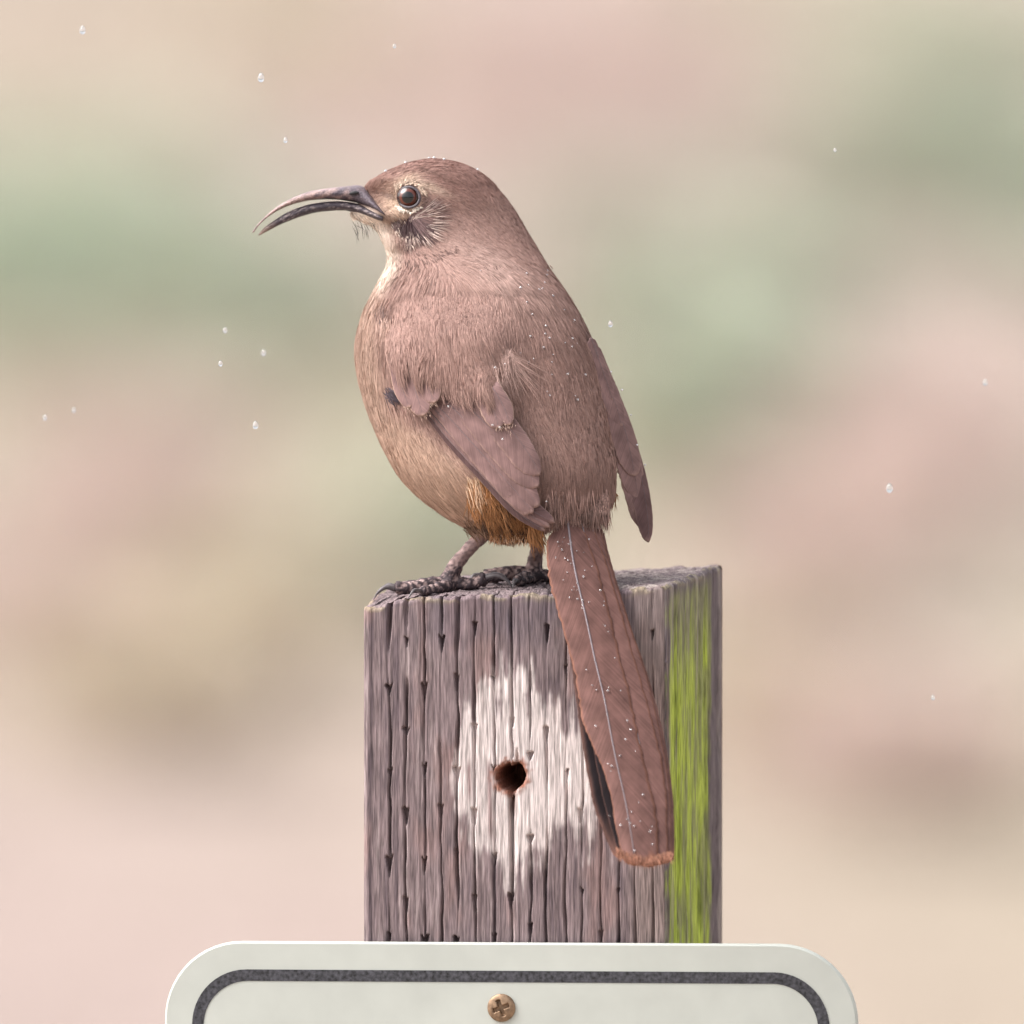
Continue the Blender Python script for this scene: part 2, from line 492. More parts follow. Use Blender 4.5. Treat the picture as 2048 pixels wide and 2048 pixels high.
# bolt hole and the split under it
rh = np.hypot(Uimg - 1022, Vimg - 1535) + 1.6 * vnoise((Uimg - 1022) / 14, (Vimg - 1535) / 14, 51)
dep = np.where(frontm, dep * sstep(34, 44, rh), dep) + frontm * 190 * sstep(29, 25.5, rh)
dep += frontm * 3.0 * sstep(36, 29, rh)
split = 1026 + 2.5 * vnoise(vv / 40, 0 * vv, 52)
sw = np.where((vv > 372) & (vv < 610), np.interp(vv, [372, 430, 610], [7, 4, 1.8]), 0.01)
dep += frontm * 15 * np.exp(-((Uimg - split[:, None]) / sw[:, None]) ** 2)
for (cx0, y0, y1) in ((1034, 1488, 1512),):
    dep += frontm * 14 * np.exp(-((Uimg - cx0) / 2.6) ** 2) * sstep(y0 - 14, y0 + 10, Vimg) * sstep(1520, 1510, Vimg)
# right face: long open grain
for k in range(16):
    u0 = rng.uniform(20, WDp - 20); mean = u0 + 8 * vnoise(vv / 160, 0 * vv + k * 3.1, 61)
    act = np.clip(0.4 + 1.0 * vnoise(vv / 150, 0 * vv + k * 5.3, 62), 0, 1)
    dep += (FF == 1) * (np.exp(-((UU - mean[:, None]) / 7.0) ** 2) * (act * 14)[:, None])
# fade relief at the corners, then round them
edge = np.minimum(UU, np.broadcast_to(flen, UU.shape) - UU)
rad = np.where((FF == 0) & (UU < 300), 9, 16.0)
dep = dep * np.where(FF == 0, sstep(-2, 10, edge), sstep(-6, 22, edge))
rnd = np.where(edge < rad, rad - np.sqrt(np.clip(rad ** 2 - (rad - edge) ** 2, 0, None)), 0) * 0.55
dep = dep + rnd
# ragged left edge
dep += np.where((FF == 3) | (FF == 0), 0, 0)
dep[NV - 12:] = np.where(frontm[NV - 12:], np.minimum(dep[NV - 12:], 6), dep[NV - 12:])

# top rim: worn, lower at the front-left corner
def rim_drop(uu, ff):
    d = 3.0 * vnoise(uu / 17, ff * 9.0 + 0 * uu, 71) + 2.0 * vnoise(uu / 7, ff * 9.0 + 0 * uu, 72)
    d = d + np.where(ff == 0, 16 * np.exp(-(uu / 60) ** 2) + 6 * np.exp(-((uu - 420) / 160) ** 2), 0) + np.where(ff == 3, 16 * np.exp(-((WDp - uu) / 60) ** 2), 0)
    return d
rim = rim_drop(U, face.astype(float)) + np.clip(dep[6], 0, 22) * 0.35
inw = -nrm                                                        # inward
xy = per[None] + inw[None] * (dep * S)[..., None]
# the rim itself rolls inward over the first rows
roll = 8.0 * np.clip(1 - vv / 9.0, 0, 1) ** 2
xy = xy + inw[None] * (roll * S)[:, None, None]
zt = top_z(per[:, 0], per[:, 1]) - rim * S
zz = zt[None] - vv[:, None] * S
zz = np.maximum(zz, -0.34)
sideV = np.concatenate([xy, zz[..., None]], -1)

# top cap: rings shrinking to the middle
NT = 70
tt = np.linspace(0, 1, NT + 1)[1:] ** 1.0
tt[-1] = 0.995
capxy = sideV[0, :, :2][None] * (1 - tt)[:, None, None] + cen[None, None] * tt[:, None, None]
lx = ((capxy - FL[:2]) @ ex) / S; ly = ((capxy - FL[:2]) @ ez) / S
rough_top = 2.6 * fbm(lx / 22, ly / 22, 81, 4) + 2.4 * np.abs(vnoise(lx / 6, ly / 7, 82)) + 1.6 * vnoise(lx / 3, ly / 3, 83)
ringr = np.hypot(lx - 200, ly + 300)
rough_top += 1.8 * np.sin(ringr / 4.6 + 2 * vnoise(lx / 40, ly / 40, 84))
for (ax, ay, bx_, by_) in ((300, 320, 520, 560), (300, 320, 60, 500), (300, 320, 380, 20)):
    dvx, dvy = bx_ - ax, by_ - ay; LL = math.hypot(dvx, dvy)
    tpar = np.clip(((lx - ax) * dvx + (ly - ay) * dvy) / LL ** 2, 0, 1)
    dist = np.hypot(lx - ax - dvx * tpar + 5 * vnoise(lx / 30, ly / 30, 85), ly - ay - dvy * tpar)
    rough_top -= 14 * np.exp(-(dist / (2 + 4 * tpar)) ** 2)
blend = sstep(0, 0.12, tt)[:, None]
capz = top_z(capxy[..., 0], capxy[..., 1]) - (rim[None] * (1 - blend)) * S + (rough_top * (0.4 + 0.6 * blend)) * S - 2.0 * S
capV = np.concatenate([capxy, capz[..., None]], -1)
V = np.concatenate([capV[::-1].reshape(-1, 3), sideV.reshape(-1, 3)])
F1 = grid_faces(NT + NV, NP_, True)[:, ::-1]
ctr = len(V)
V = np.vstack([V, [[cen[0], cen[1], top_z(*cen) - 2 * S]]])
j = np.arange(NP_)
F2 = np.stack([np.full(NP_, ctr), j, (j + 1) % NP_], -1)[:, ::-1]

# colour of the wood: grey grain, bleached patch, rust stain, green algae
cw = np.zeros((NV, NP_, 3)) + np.array(lin(132, 116, 118))
streak = 0.45 * ridge(gu, 91, 5.0) + 0.3 * ridge(gu, 92, 17.0) + 0.5 * fbm(UU / 6, VV / 60, 93) + 0.35 * fbm(UU / 30, VV / 45, 96)
cw = mixc(cw, lin(172, 156, 156), 0.75 * sstep(0.05, 0.75, streak))
cw = mixc(cw, lin(92, 80, 86), 0.75 * sstep(-0.05, -0.7, streak))
cw = mixc(cw, lin(150, 122, 118), 0.5 * sstep(0.1, 0.5, fbm(UU / 60, VV / 160, 94)))
upper_tone = frontm * sstep(150, 40, VV + 90 * fbm(UU / 70, VV / 60, 95)) * sstep(60, 170, UU)  # front face turns darker bluish-grey towards the top
cw = mixc(cw, lin(96, 88, 98), 0.5 * upper_tone)
# bleached patch around the hole
bxp = [890, 925, 960, 1000, 1060, 1110, 1170, 1230, 1300]
top_ = np.interp(Uimg, bxp, [1560, 1430, 1375, 1352, 1362, 1400, 1440, 1520, 1600])
bot_ = np.interp(Uimg, bxp, [1570, 1600, 1690, 1715, 1720, 1640, 1660, 1620, 1600])
nb = 85 * fbm(UU / 9, VV / 120, 101) + 50 * fbm(UU / 45, VV / 45, 102)
patch = frontm * sstep(-26, 34, np.minimum(Vimg - top_, bot_ - Vimg) + nb) * sstep(886, 925, Uimg + nb * 0.4) * sstep(1300, 1230, Uimg)
cw = mixc(cw, lin(228, 216, 214), 0.9 * patch * (0.8 + 0.2 * np.clip(streak + 0.5, 0, 1)))
for (x0, y0, y1, w_) in ((937, 1490, 1600, 5), (977, 1490, 1680, 6)):
    m_ = frontm * np.exp(-((Uimg - x0 - (Vimg - y0) * 0.03) / w_) ** 2) * sstep(y0, y0 + 30, Vimg) * sstep(y1, y1 - 40, Vimg)
    cw = mixc(cw, lin(120, 92, 92), 0.8 * m_)
# rust round the hole
cw = mixc(cw, lin(142, 84, 60), 0.9 * frontm * sstep(46 + 0 * rh, 28, rh + 7 * vnoise(UU / 6, VV / 6, 103)))
cw = mixc(cw, lin(110, 66, 52), 0.8 * frontm * np.exp(-((Uimg - 1025) / 7) ** 2) * sstep(1560, 1570, Vimg) * sstep(1625, 1590, Vimg))
# algae on the right face
up = UU / WDp
side_tone = mixc(cw * 0 + np.array(lin(112, 101, 104)), lin(158, 146, 142), 0.8 * sstep(-0.2, 0.6, ridge(UU + 2.5 * wander, 16, 26.0) + 0.5 * fbm(UU / 14, VV / 90, 105)))
cw = np.where((FF == 1)[..., None], side_tone, cw)
alg = sstep(0.0, 0.04, up + 0.04 * fbm(VV / 60, up * 9, 111)) * sstep(0.80, 0.70, up + 0.08 * fbm(VV / 80, up * 14, 112))
alg = alg * (0.35 + 0.65 * sstep(60, 250, VV + 110 * fbm(UU / 30, VV / 200, 113))) * (0.45 + 0.55 * sstep(-0.35, 0.25, fbm(UU / 22, VV / 110, 114)))
alg = alg * (FF == 1) * sstep(4, 40, VV)
algc = mixc(np.zeros_like(cw) + np.array(lin(176, 190, 84)), lin(116, 126, 56), 0.8 * sstep(0.0, 0.6, fbm(UU / 26, VV / 130, 115)) )
cw = cw * (1 - alg[..., None]) + algc * alg[..., None]
# front strip beside the algae: pale brown smooth wood
fs = frontm * sstep(1240, 1290, Uimg)
cw = mixc(cw, lin(142, 126, 118), 0.45 * fs)
# faint yellow lichen along the rim
rl = sstep(22, 0, VV) * sstep(0.1, 0.5, vnoise(UU / 31, VV / 9, 116))
cw = mixc(cw, lin(170, 158, 120), 0.4 * rl)
ct = np.zeros((NT, NP_, 3)) + np.array(lin(126, 112, 114))
ct = mixc(ct, lin(178, 166, 160), 0.8 * sstep(-0.1, 0.6, fbm(lx / 14, ly / 14, 121) + 0.3 * np.sin(ringr / 4.6)) * sstep(300, 480, lx))
ct = mixc(ct, lin(84, 74, 80), 0.7 * sstep(0.0, 0.5, fbm(lx / 18, ly / 10, 122)) * sstep(520, 300, lx))
Cc = np.concatenate([ct[::-1].reshape(-1, 3), cw.reshape(-1, 3), [[.2, .18, .18]]])

post = thing('fence_post', (cen[0], cen[1], 0.0), 'square weathered grey wooden post with a bleached patch, bolt hole and green algae', 'post')
timber = obj('timber', mesh_np('timber', V, [F1, F2], M_wood, Cc), post)

# ------------------------------------------------------------------ sign screwed to the post
n_f = np.array([-ez[0], -ez[1], 0.0])
e_r = np.array([ex[0], ex[1], 0.0]); e_u = np.array([0, 0, 1.0])
roll_a = R(-0.6)
e_a = e_r * math.cos(roll_a) - e_u * math.sin(roll_a); e_b = e_u * math.cos(roll_a) + e_r * math.sin(roll_a)
# origin of the sign: the middle of its top edge, on the front face
mid_xy = (FL[:2] + (FR[:2] - FL[:2]) * ((1023 - 727) / 611))
zs = P((1023, 1884, D0 + 118 * 0.5 + 50))[2]
SO = np.array([mid_xy[0], mid_xy[1], zs]) + n_f * 0.0012
SWid, SHei, SRad = 690.0 / math.cos(R(11)), 1700.0, 158.0

def rrect(hw, top, bot, r, n=14):
    pts = []
    for (cx_, cy_, a0) in ((hw - r, top - r, 0), (-hw + r, top - r, 90), (-hw + r, bot + r, 180), (hw - r, bot + r, 270)):
        for a in np.linspace(a0, a0 + 90, n):
            pts.append((cx_ + r * math.cos(R(a)), cy_ + r * math.sin(R(a))))
    return np.array(pts)

def on_sign(p2, lift):
    p2 = np.asarray(p2)
    return SO + p2[:, :1] * S * e_a + p2[:, 1:2] * S * e_b + n_f * np.asarray(lift).reshape(-1, 1)

sign = thing('sign_plate', SO + e_b * (-SHei * S), 'off-white rounded metal sign with a dark border line, screwed to the post', 'sign')
o0 = rrect(SWid, 0, -SHei, SRad); o1 = rrect(SWid - 4, -4, -SHei + 4, SRad - 4)
n_ = len(o0)
V = np.vstack([on_sign(o0, np.full(n_, 0.0)), on_sign(o0, np.full(n_, 0.0014)), on_sign(o1, np.full(n_, 0.0019))])
j = np.arange(n_); j2 = (j + 1) % n_
F = np.vstack([np.stack([j, j2, n_ + j2, n_ + j], -1), np.stack([n_ + j, n_ + j2, 2 * n_ + j2, 2 * n_ + j], -1)])
M_sign = mat_plain('sign_sheeting', (0.54, 0.565, 0.525), 0.45, 60, 0.06, 0.05)
obj('panel', mesh_np('panel', V, [F, (2 * n_ + j)[None], j[::-1][None]], M_sign, smooth=False), sign)
b0 = rrect(SWid - 56, -56, -SHei + 56, SRad - 46); b1 = rrect(SWid - 79, -79, -SHei + 79, SRad - 66)
V = np.vstack([on_sign(b0, np.full(n_, 0.00192)), on_sign(b0, np.full(n_, 0.00205)), on_sign(b1, np.full(n_, 0.00205)), on_sign(b1, np.full(n_, 0.00192))])
F = np.vstack([np.stack([k * n_ + j, k * n_ + j2, (k + 1) * n_ + j2, (k + 1) * n_ + j], -1) for k in range(3)])
M_border = mat_plain('sign_ink', (0.055, 0.055, 0.065), 0.5, 900, 0.75, 0.1)
obj('border_line', mesh_np('border_line', V, [F], M_border, smooth=False), sign)
# cross-head screw: domed head with a recessed cross
sc2 = np.array([(1006 - 1023) / math.cos(R(11)), -130.0])
nr, na = 26, 64
rr_ = np.linspace(0, 1, nr); aa = np.linspace(0, 2 * np.pi, na, endpoint=False)
RR, AA = np.meshgrid(rr_, aa, indexing='ij')
X = RR * np.cos(AA); Y = RR * np.sin(AA)
hgt = 0.0012 * np.sqrt(np.clip(1.02 - RR ** 2, 0, None)) + 0.0004
xr = X * math.cos(0.35) + Y * math.sin(0.35); yr = -X * math.sin(0.35) + Y * math.cos(0.35)
arm = np.minimum(np.maximum(np.abs(xr) * 1.0, np.abs(yr) * 4.2), np.maximum(np.abs(yr) * 1.0, np.abs(xr) * 4.2))
hgt = hgt - 0.0013 * sstep(0.66, 0.52, arm)
V = on_sign(np.stack([sc2[0] + X * 28, sc2[1] + Y * 28], -1).reshape(-1, 2), (0.0019 + hgt).reshape(-1))
V2 = on_sign(np.stack([sc2[0] + X[-1] * 28, sc2[1] + Y[-1] * 28], -1), np.full(na, 0.0012))
M_screw = mat_plain('rusty_screw', (0.30, 0.20, 0.13), 0.5, 700, 0.4, 0.3, metal=0.6)
obj('screw', mesh_np('screw', np.vstack([V, V2]), [grid_faces(nr + 1, na, True)], M_screw), sign)

# ------------------------------------------------------------------ bird: trunk profile (row: left, right, depth centre, half depth, shear)
ROWS = np.array([
    (317, 862, 876, 60, 6, 0), (319, 838, 898, 60, 26, 0), (327, 810, 926, 60, 52, 0), (343, 772, 958, 60, 80, 0), (361, 744, 982, 60, 94, 0),
    (375, 727, 994, 60, 101, 0), (393, 722, 1009, 60, 107, 0), (410, 718, 1022, 59, 110, 0), (420, 696, 1029, 58, 111, -2), (430, 700, 1035, 57, 112, -3),
    (446, 734, 1044, 54, 113, -5), (460, 753, 1052, 51, 115, -8), (485, 767, 1067, 46, 121, -12), (508, 775, 1080, 40, 132, -18), (532, 774, 1094, 32, 147, -25),
    (565, 758, 1117, 21, 166, -35), (601, 739, 1141, 11, 180, -44), (641, 722, 1165, 3, 190, -50), (681, 714, 1182, -5, 196, -55), (727, 714, 1194, -12, 199, -58),
    (777, 723, 1203, -20, 200, -60), (827, 738, 1213, -30, 198, -60), (876, 758, 1222, -40, 195, -60), (926, 782, 1229, -55, 188, -60), (965, 811, 1230, -65, 176, -56),
    (993, 839, 1226, -75, 160, -52), (1012, 862, 1215, -82, 143, -50), (1030, 890, 1188, -88, 120, -45), (1046, 917, 1135, -93, 94, -36), (1060, 942, 1092, -95, 66, -25),
    (1072, 966, 1062, -95, 42, -15), (1080, 990, 1038, -95, 20, -5), (1083, 1005, 1020, -95, 6, 0)], float)
yy = np.linspace(317, 1083, 400)
ker = np.exp(-(np.arange(-9, 10) / 4.0) ** 2); ker /= ker.sum()
def sm(col):
    v = np.interp(yy, ROWS[:, 0], ROWS[:, col])
    p = np.pad(v, 9, mode='reflect', reflect_type='odd')
    a = np.convolve(p, ker, 'valid')
    k2 = np.exp(-(np.arange(-36, 37) / 15.0) ** 2); k2 /= k2.sum()
    b = np.convolve(np.pad(v, 36, mode='reflect', reflect_type='odd'), k2, 'valid')
    w = sstep(560, 640, yy) * sstep(1040, 990, yy)
    return a * (1 - w) + b * w
PL, PR, PC, PH, PK = [sm(k) for k in range(1, 6)]
PH = np.maximum(PH, 3); PR = np.maximum(PR, PL + 6)
def prof(y):
    f = lambda a: np.interp(y, yy, a)
    l, r = f(PL), f(PR)
    return (l + r) / 2, (r - l) / 2, f(PC), f(PH), f(PK)
def snout(y, uu):
    """the face narrows towards the bill"""
    return 1 - 0.6 * sstep(360, 390, y) * sstep(480, 440, y) * sstep(-0.28, -1.0, uu)
def surf(y, ph):
    cx_, rx, c, h, k = prof(y)
    h = h * snout(y, np.cos(ph))
    return np.stack([cx_ + rx * np.cos(ph), y, c + h * np.sin(ph) + k * np.cos(ph)], -1)
def front(px, py, umax=0.97):
    cx_, rx, c, h, k = prof(py)
    uu = np.clip((px - cx_) / rx, -umax, umax)
    return c - h * snout(py, uu) * np.sqrt(1 - uu * uu) + k * uu

# colour of the plumage by place on the bird
def blob(px, py, x, y, rx, ry, ang=0):
    c, s = math.cos(R(ang)), math.sin(R(ang))
    dx, dy = px - x, py - y
    a = (dx * c + dy * s) / rx; b = (-dx * s + dy * c) / ry
    return np.exp(-(a * a + b * b))
BACK = np.array(lin(156, 125, 116)); BELLY = np.array(lin(176, 147, 132)); CROWN = np.array(lin(152, 118, 109))
def plume_col(p):
    px, py, d = p[..., 0], p[..., 1], p[..., 2]
    c = np.zeros(px.shape + (3,)) + BACK
    # belly and breast: left of a slanted line
    lineb = np.interp(py, [520, 600, 700, 800, 900, 1000, 1080], [790, 765, 760, 775, 900, 985, 1060])
    c = mixc(c, BELLY, sstep(25, -25, px - lineb))
    c = mixc(c, lin(190, 156, 134), 0.6 * sstep(760, 1000, py) * sstep(30, -60, px - lineb))
    # far side of the bird keeps the belly colour too
    c = mixc(c, CROWN, sstep(450, 380, py + 0.25 * (px - 860)))
    c = mixc(c, lin(174, 146, 137), 0.8 * blob(px, py, 960, 520, 110, 40, 30))
    # face: buff round the eye, brow streak
    c = mixc(c, lin(204, 180, 156), 0.7 * blob(px, py, 795, 408, 42, 30))
    c = mixc(c, lin(204, 180, 162), 0.75 * blob(px, py, 850, 372, 42, 9, 22))
    c = mixc(c, lin(198, 172, 152), 0.7 * blob(px, py, 805, 361, 30, 7, -18))
    c = mixc(c, lin(110, 84, 76), 0.55 * blob(px, py, 870, 352, 50, 5, 20))
    c = mixc(c, lin(96, 76, 74), 0.6 * blob(px, py, 775, 394, 20, 6, 15))
    c = mixc(c, lin(96, 78, 78), 0.5 * blob(px, py, 858, 402, 22, 8, 20))
    # throat
    c = mixc(c, lin(236, 220, 206), 0.97 * sstep(34, -14, px - np.interp(py, [420, 460, 500, 540, 580], [735, 764, 782, 782, 758])) * sstep(405, 425, py) * sstep(600, 530, py))
    # dark whisker mark below the cheek
    c = mixc(c, lin(96, 78, 78), 0.55 * blob(px, py, 792, 446, 28, 8, 38))
    c = mixc(c, lin(84, 68, 70), 0.6 * blob(px, py, 818, 472, 15, 26, -18))
    # rufous vent and flank tuft
    ruf = np.clip(1.25 * blob(px, py, 980, 1010, 66, 34, 48) + 1.2 * blob(px, py, 1025, 1070, 55, 28, 0), 0, 1)
    c = mixc(c, lin(140, 94, 56), ruf)
    c = mixc(c, lin(214, 176, 146), 0.7 * blob(px, py, 945, 965, 20, 22, 40))
    ruf2 = blob(px, py, 1228, 1005, 22, 22)
    c = mixc(c, lin(140, 98, 62), 0.7 * ruf2)
    return c

# ---- body mesh: trunk, legs and toes grown together
PT = lambda a: np.asarray(a, float)
def px_top(px, d):
    """picture row of the post's top under (px, d)"""
    w = P((px, 1150.0, d)); z = top_z(w[0], w[1])
    return 1150.0 + (w[2] - z) / S / math.cos(PITCH)

rows = np.concatenate([[317], np.linspace(319, 1081, 110), [1083]])
ph = np.linspace(0, 2 * np.pi, 72, endpoint=False)
TV = surf(rows[:, None] + 0 * ph[None], ph[None] + 0 * rows[:, None]).reshape(-1, 3)
TF = grid_faces(len(rows), 72, True)
k0 = len(TV)
TV = np.vstack([TV, [[869, 316, 60]], [[1012, 1084, -95]]])
jj = np.arange(72); j2_ = (jj + 1) % 72
TC = np.vstack([np.stack([np.full(72, k0), j2_, jj], -1), np.stack([np.full(72, k0 + 1), (len(rows) - 1) * 72 + jj, (len(rows) - 1) * 72 + j2_], -1)])
bodyV, bodyF4, bodyF3 = [TV], [TF], [TC]
cnt = len(TV)
def add_tube(pts, radii, n=40, bumps=0, bump_amp=0.0, seg=16):
    global cnt
    c = spline([tuple(p) for p in pts], n)
    r = np.interp(np.linspace(0, 1, n), np.linspace(0, 1, len(radii)), radii)
    if bumps:
        r = r * (1 + bump_amp * np.abs(np.sin(np.linspace(0, np.pi * bumps, n))))
    V, F, C = tube(c, r, seg=seg, hint=(0.2, 1.0, 0.3), off=cnt)
    bodyV.append(V); bodyF4.append(F); bodyF3.append(C); cnt += len(V)
    return c

claws = []
def toe(pts_xd, radii, lift, claw_to, claw_r, bumps=5):
    pts = []
    for (x, d), r, l in zip(pts_xd, radii, lift):
        pts.append((x, px_top(x, d) - r * 0.92 - l, d))
    add_tube(pts, radii, 46, bumps, 0.16)
    tip = pts[-1]
    claws.append((tip, claw_to, claw_r))
    return pts

# left leg and foot
lf_d = -70
yF = px_top(897, lf_d)
add_tube([(990, 1030, -95), (972, 1056, -92), (955, 1080, -86), (930, 1107, -78), (908, 1136, -72), (896, yF - 15, lf_d)], [26, 19, 13.5, 13, 15, 18], 44, 7, 0.07)
add_tube([(912, yF - 14, lf_d), (880, yF - 14, lf_d - 4)], [15, 15], 12)
toe([(900, lf_d), (862, -84), (824, -96), (790, -104)], [15, 14, 12.5, 11], [2, 3, 1, 2], [(772, px_top(775, -108) - 17, -108), (757, px_top(755, -110) - 9, -110), (747, px_top(747, -112) + 6, -112)], 7)
toe([(900, lf_d), (862, -52), (822, -34), (792, -22)], [14, 12, 11, 10], [2, 4, 2, 2], [(776, px_top(776, -18) - 16, -18), (764, px_top(764, -14) - 8, -14), (757, px_top(757, -12) + 1, -12)], 6)
toe([(904, lf_d), (880, -120), (858, -150), (842, -172)], [13, 11, 10, 9], [2, 1, 0, 1], [(830, px_top(832, -180) - 13, -182), (822, px_top(822, -188) - 6, -190), (817, px_top(817, -192) + 2, -195)], 5)
toe([(900, lf_d), (928, -72), (952, -74), (972, -78)], [14, 12, 11, 12], [3, 2, 5, 12], [(994, px_top(990, -82) - 27, -84), (1012, px_top(1012, -88) - 18, -90), (1026, px_top(1026, -92) + 1, -94)], 9)
# right leg and foot
rd = 25
yR = px_top(1068, rd)
add_tube([(1055, 1030, -60), (1068, 1062, -30), (1074, 1092, 0), (1070, 1122, rd), (1066, yR - 16, rd)], [24, 17, 12.5, 14, 18], 40, 7, 0.07)
add_tube([(1080, yR - 14, rd), (1050, yR - 14, rd)], [15, 15], 12)
toe([(1064, rd), (1034, 22), (1000, 20), (968, 24)], [15, 14, 14, 13], [4, 10, 9, 8], [(950, px_top(950, 24) - 23, 22), (940, px_top(938, 22) - 14, 20), (933, px_top(933, 20) - 1, 18)], 7)
toe([(1064, rd), (1038, 50), (1008, 72), (980, 90)], [14, 13, 12, 11], [4, 8, 7, 4], [(964, px_top(964, 98) - 18, 98), (952, px_top(952, 104) - 9, 104), (946, px_top(946, 108) + 1, 108)], 6)
toe([(1064, rd), (1050, -15), (1040, -45), (1034, -66)], [13, 12, 11, 10], [3, 3, 3, 3], [(1030, px_top(1030, -80) - 14, -82), (1027, px_top(1027, -90) - 7, -92), (1026, px_top(1026, -96) + 1, -98)], 6)
toe([(1068, rd), (1096, 30), (1118, 34), (1136, 38)], [14, 12, 11, 11], [3, 2, 4, 8], [(1154, px_top(1154, 40) - 22, 42), (1168, px_top(1168, 44) - 12, 46), (1176, px_top(1176, 46) + 1, 48)], 7)

raw = mesh_np('raw', P(np.vstack(bodyV)), [np.vstack(bodyF4), np.vstack(bodyF3)])
tmp = bpy.data.objects.new('raw', raw); COL.objects.link(tmp)
md = tmp.modifiers.new('r', 'REMESH'); md.mode = 'VOXEL'; md.voxel_size = 3.0 * S; md.use_smooth_shade = True
md2 = tmp.modifiers.new('s', 'SMOOTH'); md2.iterations = 3; md2.factor = 0.5
dg = bpy.context.evaluated_depsgraph_get()
bme = bpy.data.meshes.new_from_object(tmp.evaluated_get(dg)); bme.name = 'body'
bpy.data.objects.remove(tmp)
bv = np.empty(len(bme.vertices) * 3, np.float32); bme.vertices.foreach_get('co', bv); bv = bv.reshape(-1, 3).astype(float)
def Pinv(w):
    r = w - T
    d = r @ FWD; k = 1 + d / DIST
    return np.stack([(r @ RIGHT) / k / S + 1024, 1024 - (r @ UP) / k / S, d / S], -1)
bp_ = Pinv(bv)
# scales and wrinkles on the legs
legm = sstep(1066, 1084, bp_[:, 1])
ns = fbm(bp_[:, 0] / 5 + bp_[:, 2] / 9, bp_[:, 1] / 5, 131, 3)
bnv = np.empty(len(bme.vertices) * 3, np.float32); bme.vertices.foreach_get('normal', bnv); bnv = bnv.reshape(-1, 3)
bv = bv + bnv * (legm * ns * (1.6 + 2.0 * sstep(1120, 1150, bp_[:, 1])) * S)[:, None]
bme.vertices.foreach_set('co', bv.astype(np.float32).ravel())
bc_ = plume_col(bp_) * 0.85
legc = mixc(np.zeros_like(bc_) + np.array(lin(140, 118, 116)), lin(66, 56, 60), sstep(-0.05, 0.35, ns + 0.5 * sstep(1110, 1160, bp_[:, 1]) - 0.15))
legc = mixc(legc, lin(176, 154, 150), 0.6 * sstep(0.05, 0.45, -ns))
legc = mixc(legc, lin(136, 112, 109), 0.4 * sstep(1140, 1118, bp_[:, 1]))
bc_ = bc_ * (1 - legm[:, None]) + legc * legm[:, None]
at = bme.color_attributes.new('Col', 'FLOAT_COLOR', 'POINT')
at.data.foreach_set('color', np.concatenate([bc_, np.ones((len(bc_), 1))], 1).astype(np.float32).ravel())
bme.materials.clear(); bme.materials.append(M_body)
bme.polygons.foreach_set('use_smooth', np.ones(len(bme.polygons), bool))

bird_loc = P((985, 1165, -40)); bird_loc[2] = top_z(bird_loc[0], bird_loc[1])
bird = thing('perched_bird', bird_loc, 'brown long-tailed bird with a long downcurved bill perched on the wooden post', 'bird')
body = obj('body', bme, bird)

for tip, pts, r in claws:
    c = spline([tip] + [tuple(p) for p in pts], 14)
    V, F, C = tube(c, r * (1 - np.linspace(0, 1, 14) ** 1.6 * 0.88) * 1.02, r * (1 - np.linspace(0, 1, 14) ** 1.6 * 0.88) * 0.8, seg=10, hint=(0.1, 1, 0.2))
    obj('claw', mesh_np('claw', P(V), [F, C], M_claw), bird)

# ---- bill
def bill(name, top, bot, w0, w1, colf, label):
    n = 60
    a = spline([(*p, 0) for p in top], n)[:, :2]; b = spline([(*p, 0) for p in bot], n)[:, :2]
    t = np.linspace(0, 1, n)
    w = w1 + (w0 - w1) * t ** 0.8 + 42 * sstep(0.76, 1.0, t)
    seg = 24; an = np.linspace(0, 2 * np.pi, seg, endpoint=False)
    mid = (a + b) / 2; half = (a - b) / 2
    ce = np.sign(np.cos(an)) * np.abs(np.cos(an)) ** 0.9
    V = np.zeros((n, seg, 3))
    V[..., :2] = mid[:, None] + half[:, None] * ce[None, :, None]
    V[..., 2] = 60 + w[:, None] * np.sin(an)[None]
    V[..., 1] += 0.5 * fbm(np.broadcast_to(t[:, None] * 45, V.shape[:2]), np.broadcast_to(an[None] * 2, V.shape[:2]), 144)
    F = grid_faces(n, seg, True)
    k = n * seg
    VV_ = np.vstack([V.reshape(-1, 3), [[*mid[0], 60]], [[*mid[-1], 60]]])
    j = np.arange(seg); j2 = (j + 1) % seg
    C = np.vstack([np.stack([np.full(seg, k), j2, j], -1), np.stack([np.full(seg, k + 1), (n - 1) * seg + j, (n - 1) * seg + j2], -1)])
    cc = colf(np.repeat(t, seg), np.tile(an, n))
    cc = np.vstack([cc, cc[:1], cc[-1:]])
    return mesh_np(name, P(VV_), [F, C], M_bill, cc)
top_u = [(504, 465), (509, 457), (519, 445), (538, 426), (562, 408), (590, 393.5), (619, 383), (652, 377), (690, 373), (724, 372), (745, 394), (770, 427)]
bot_u = [(508, 465), (516, 453), (531, 438), (548, 426), (569, 415), (595, 406), (619, 401), (652, 398.5), (681, 400), (714, 406), (740, 416), (769, 431)]
top_l = [(516, 470), (528, 456), (548, 441), (571, 426.5), (595, 416), (619, 408.5), (652, 403.5), (681, 402.5), (714, 407), (740, 417.5), (767, 432)]
bot_l = [(519, 471), (536, 462), (559, 450), (583, 440), (607, 431.5), (633, 425), (662, 422), (688, 421), (709, 425), (728, 431), (745, 437.5), (765, 444)]
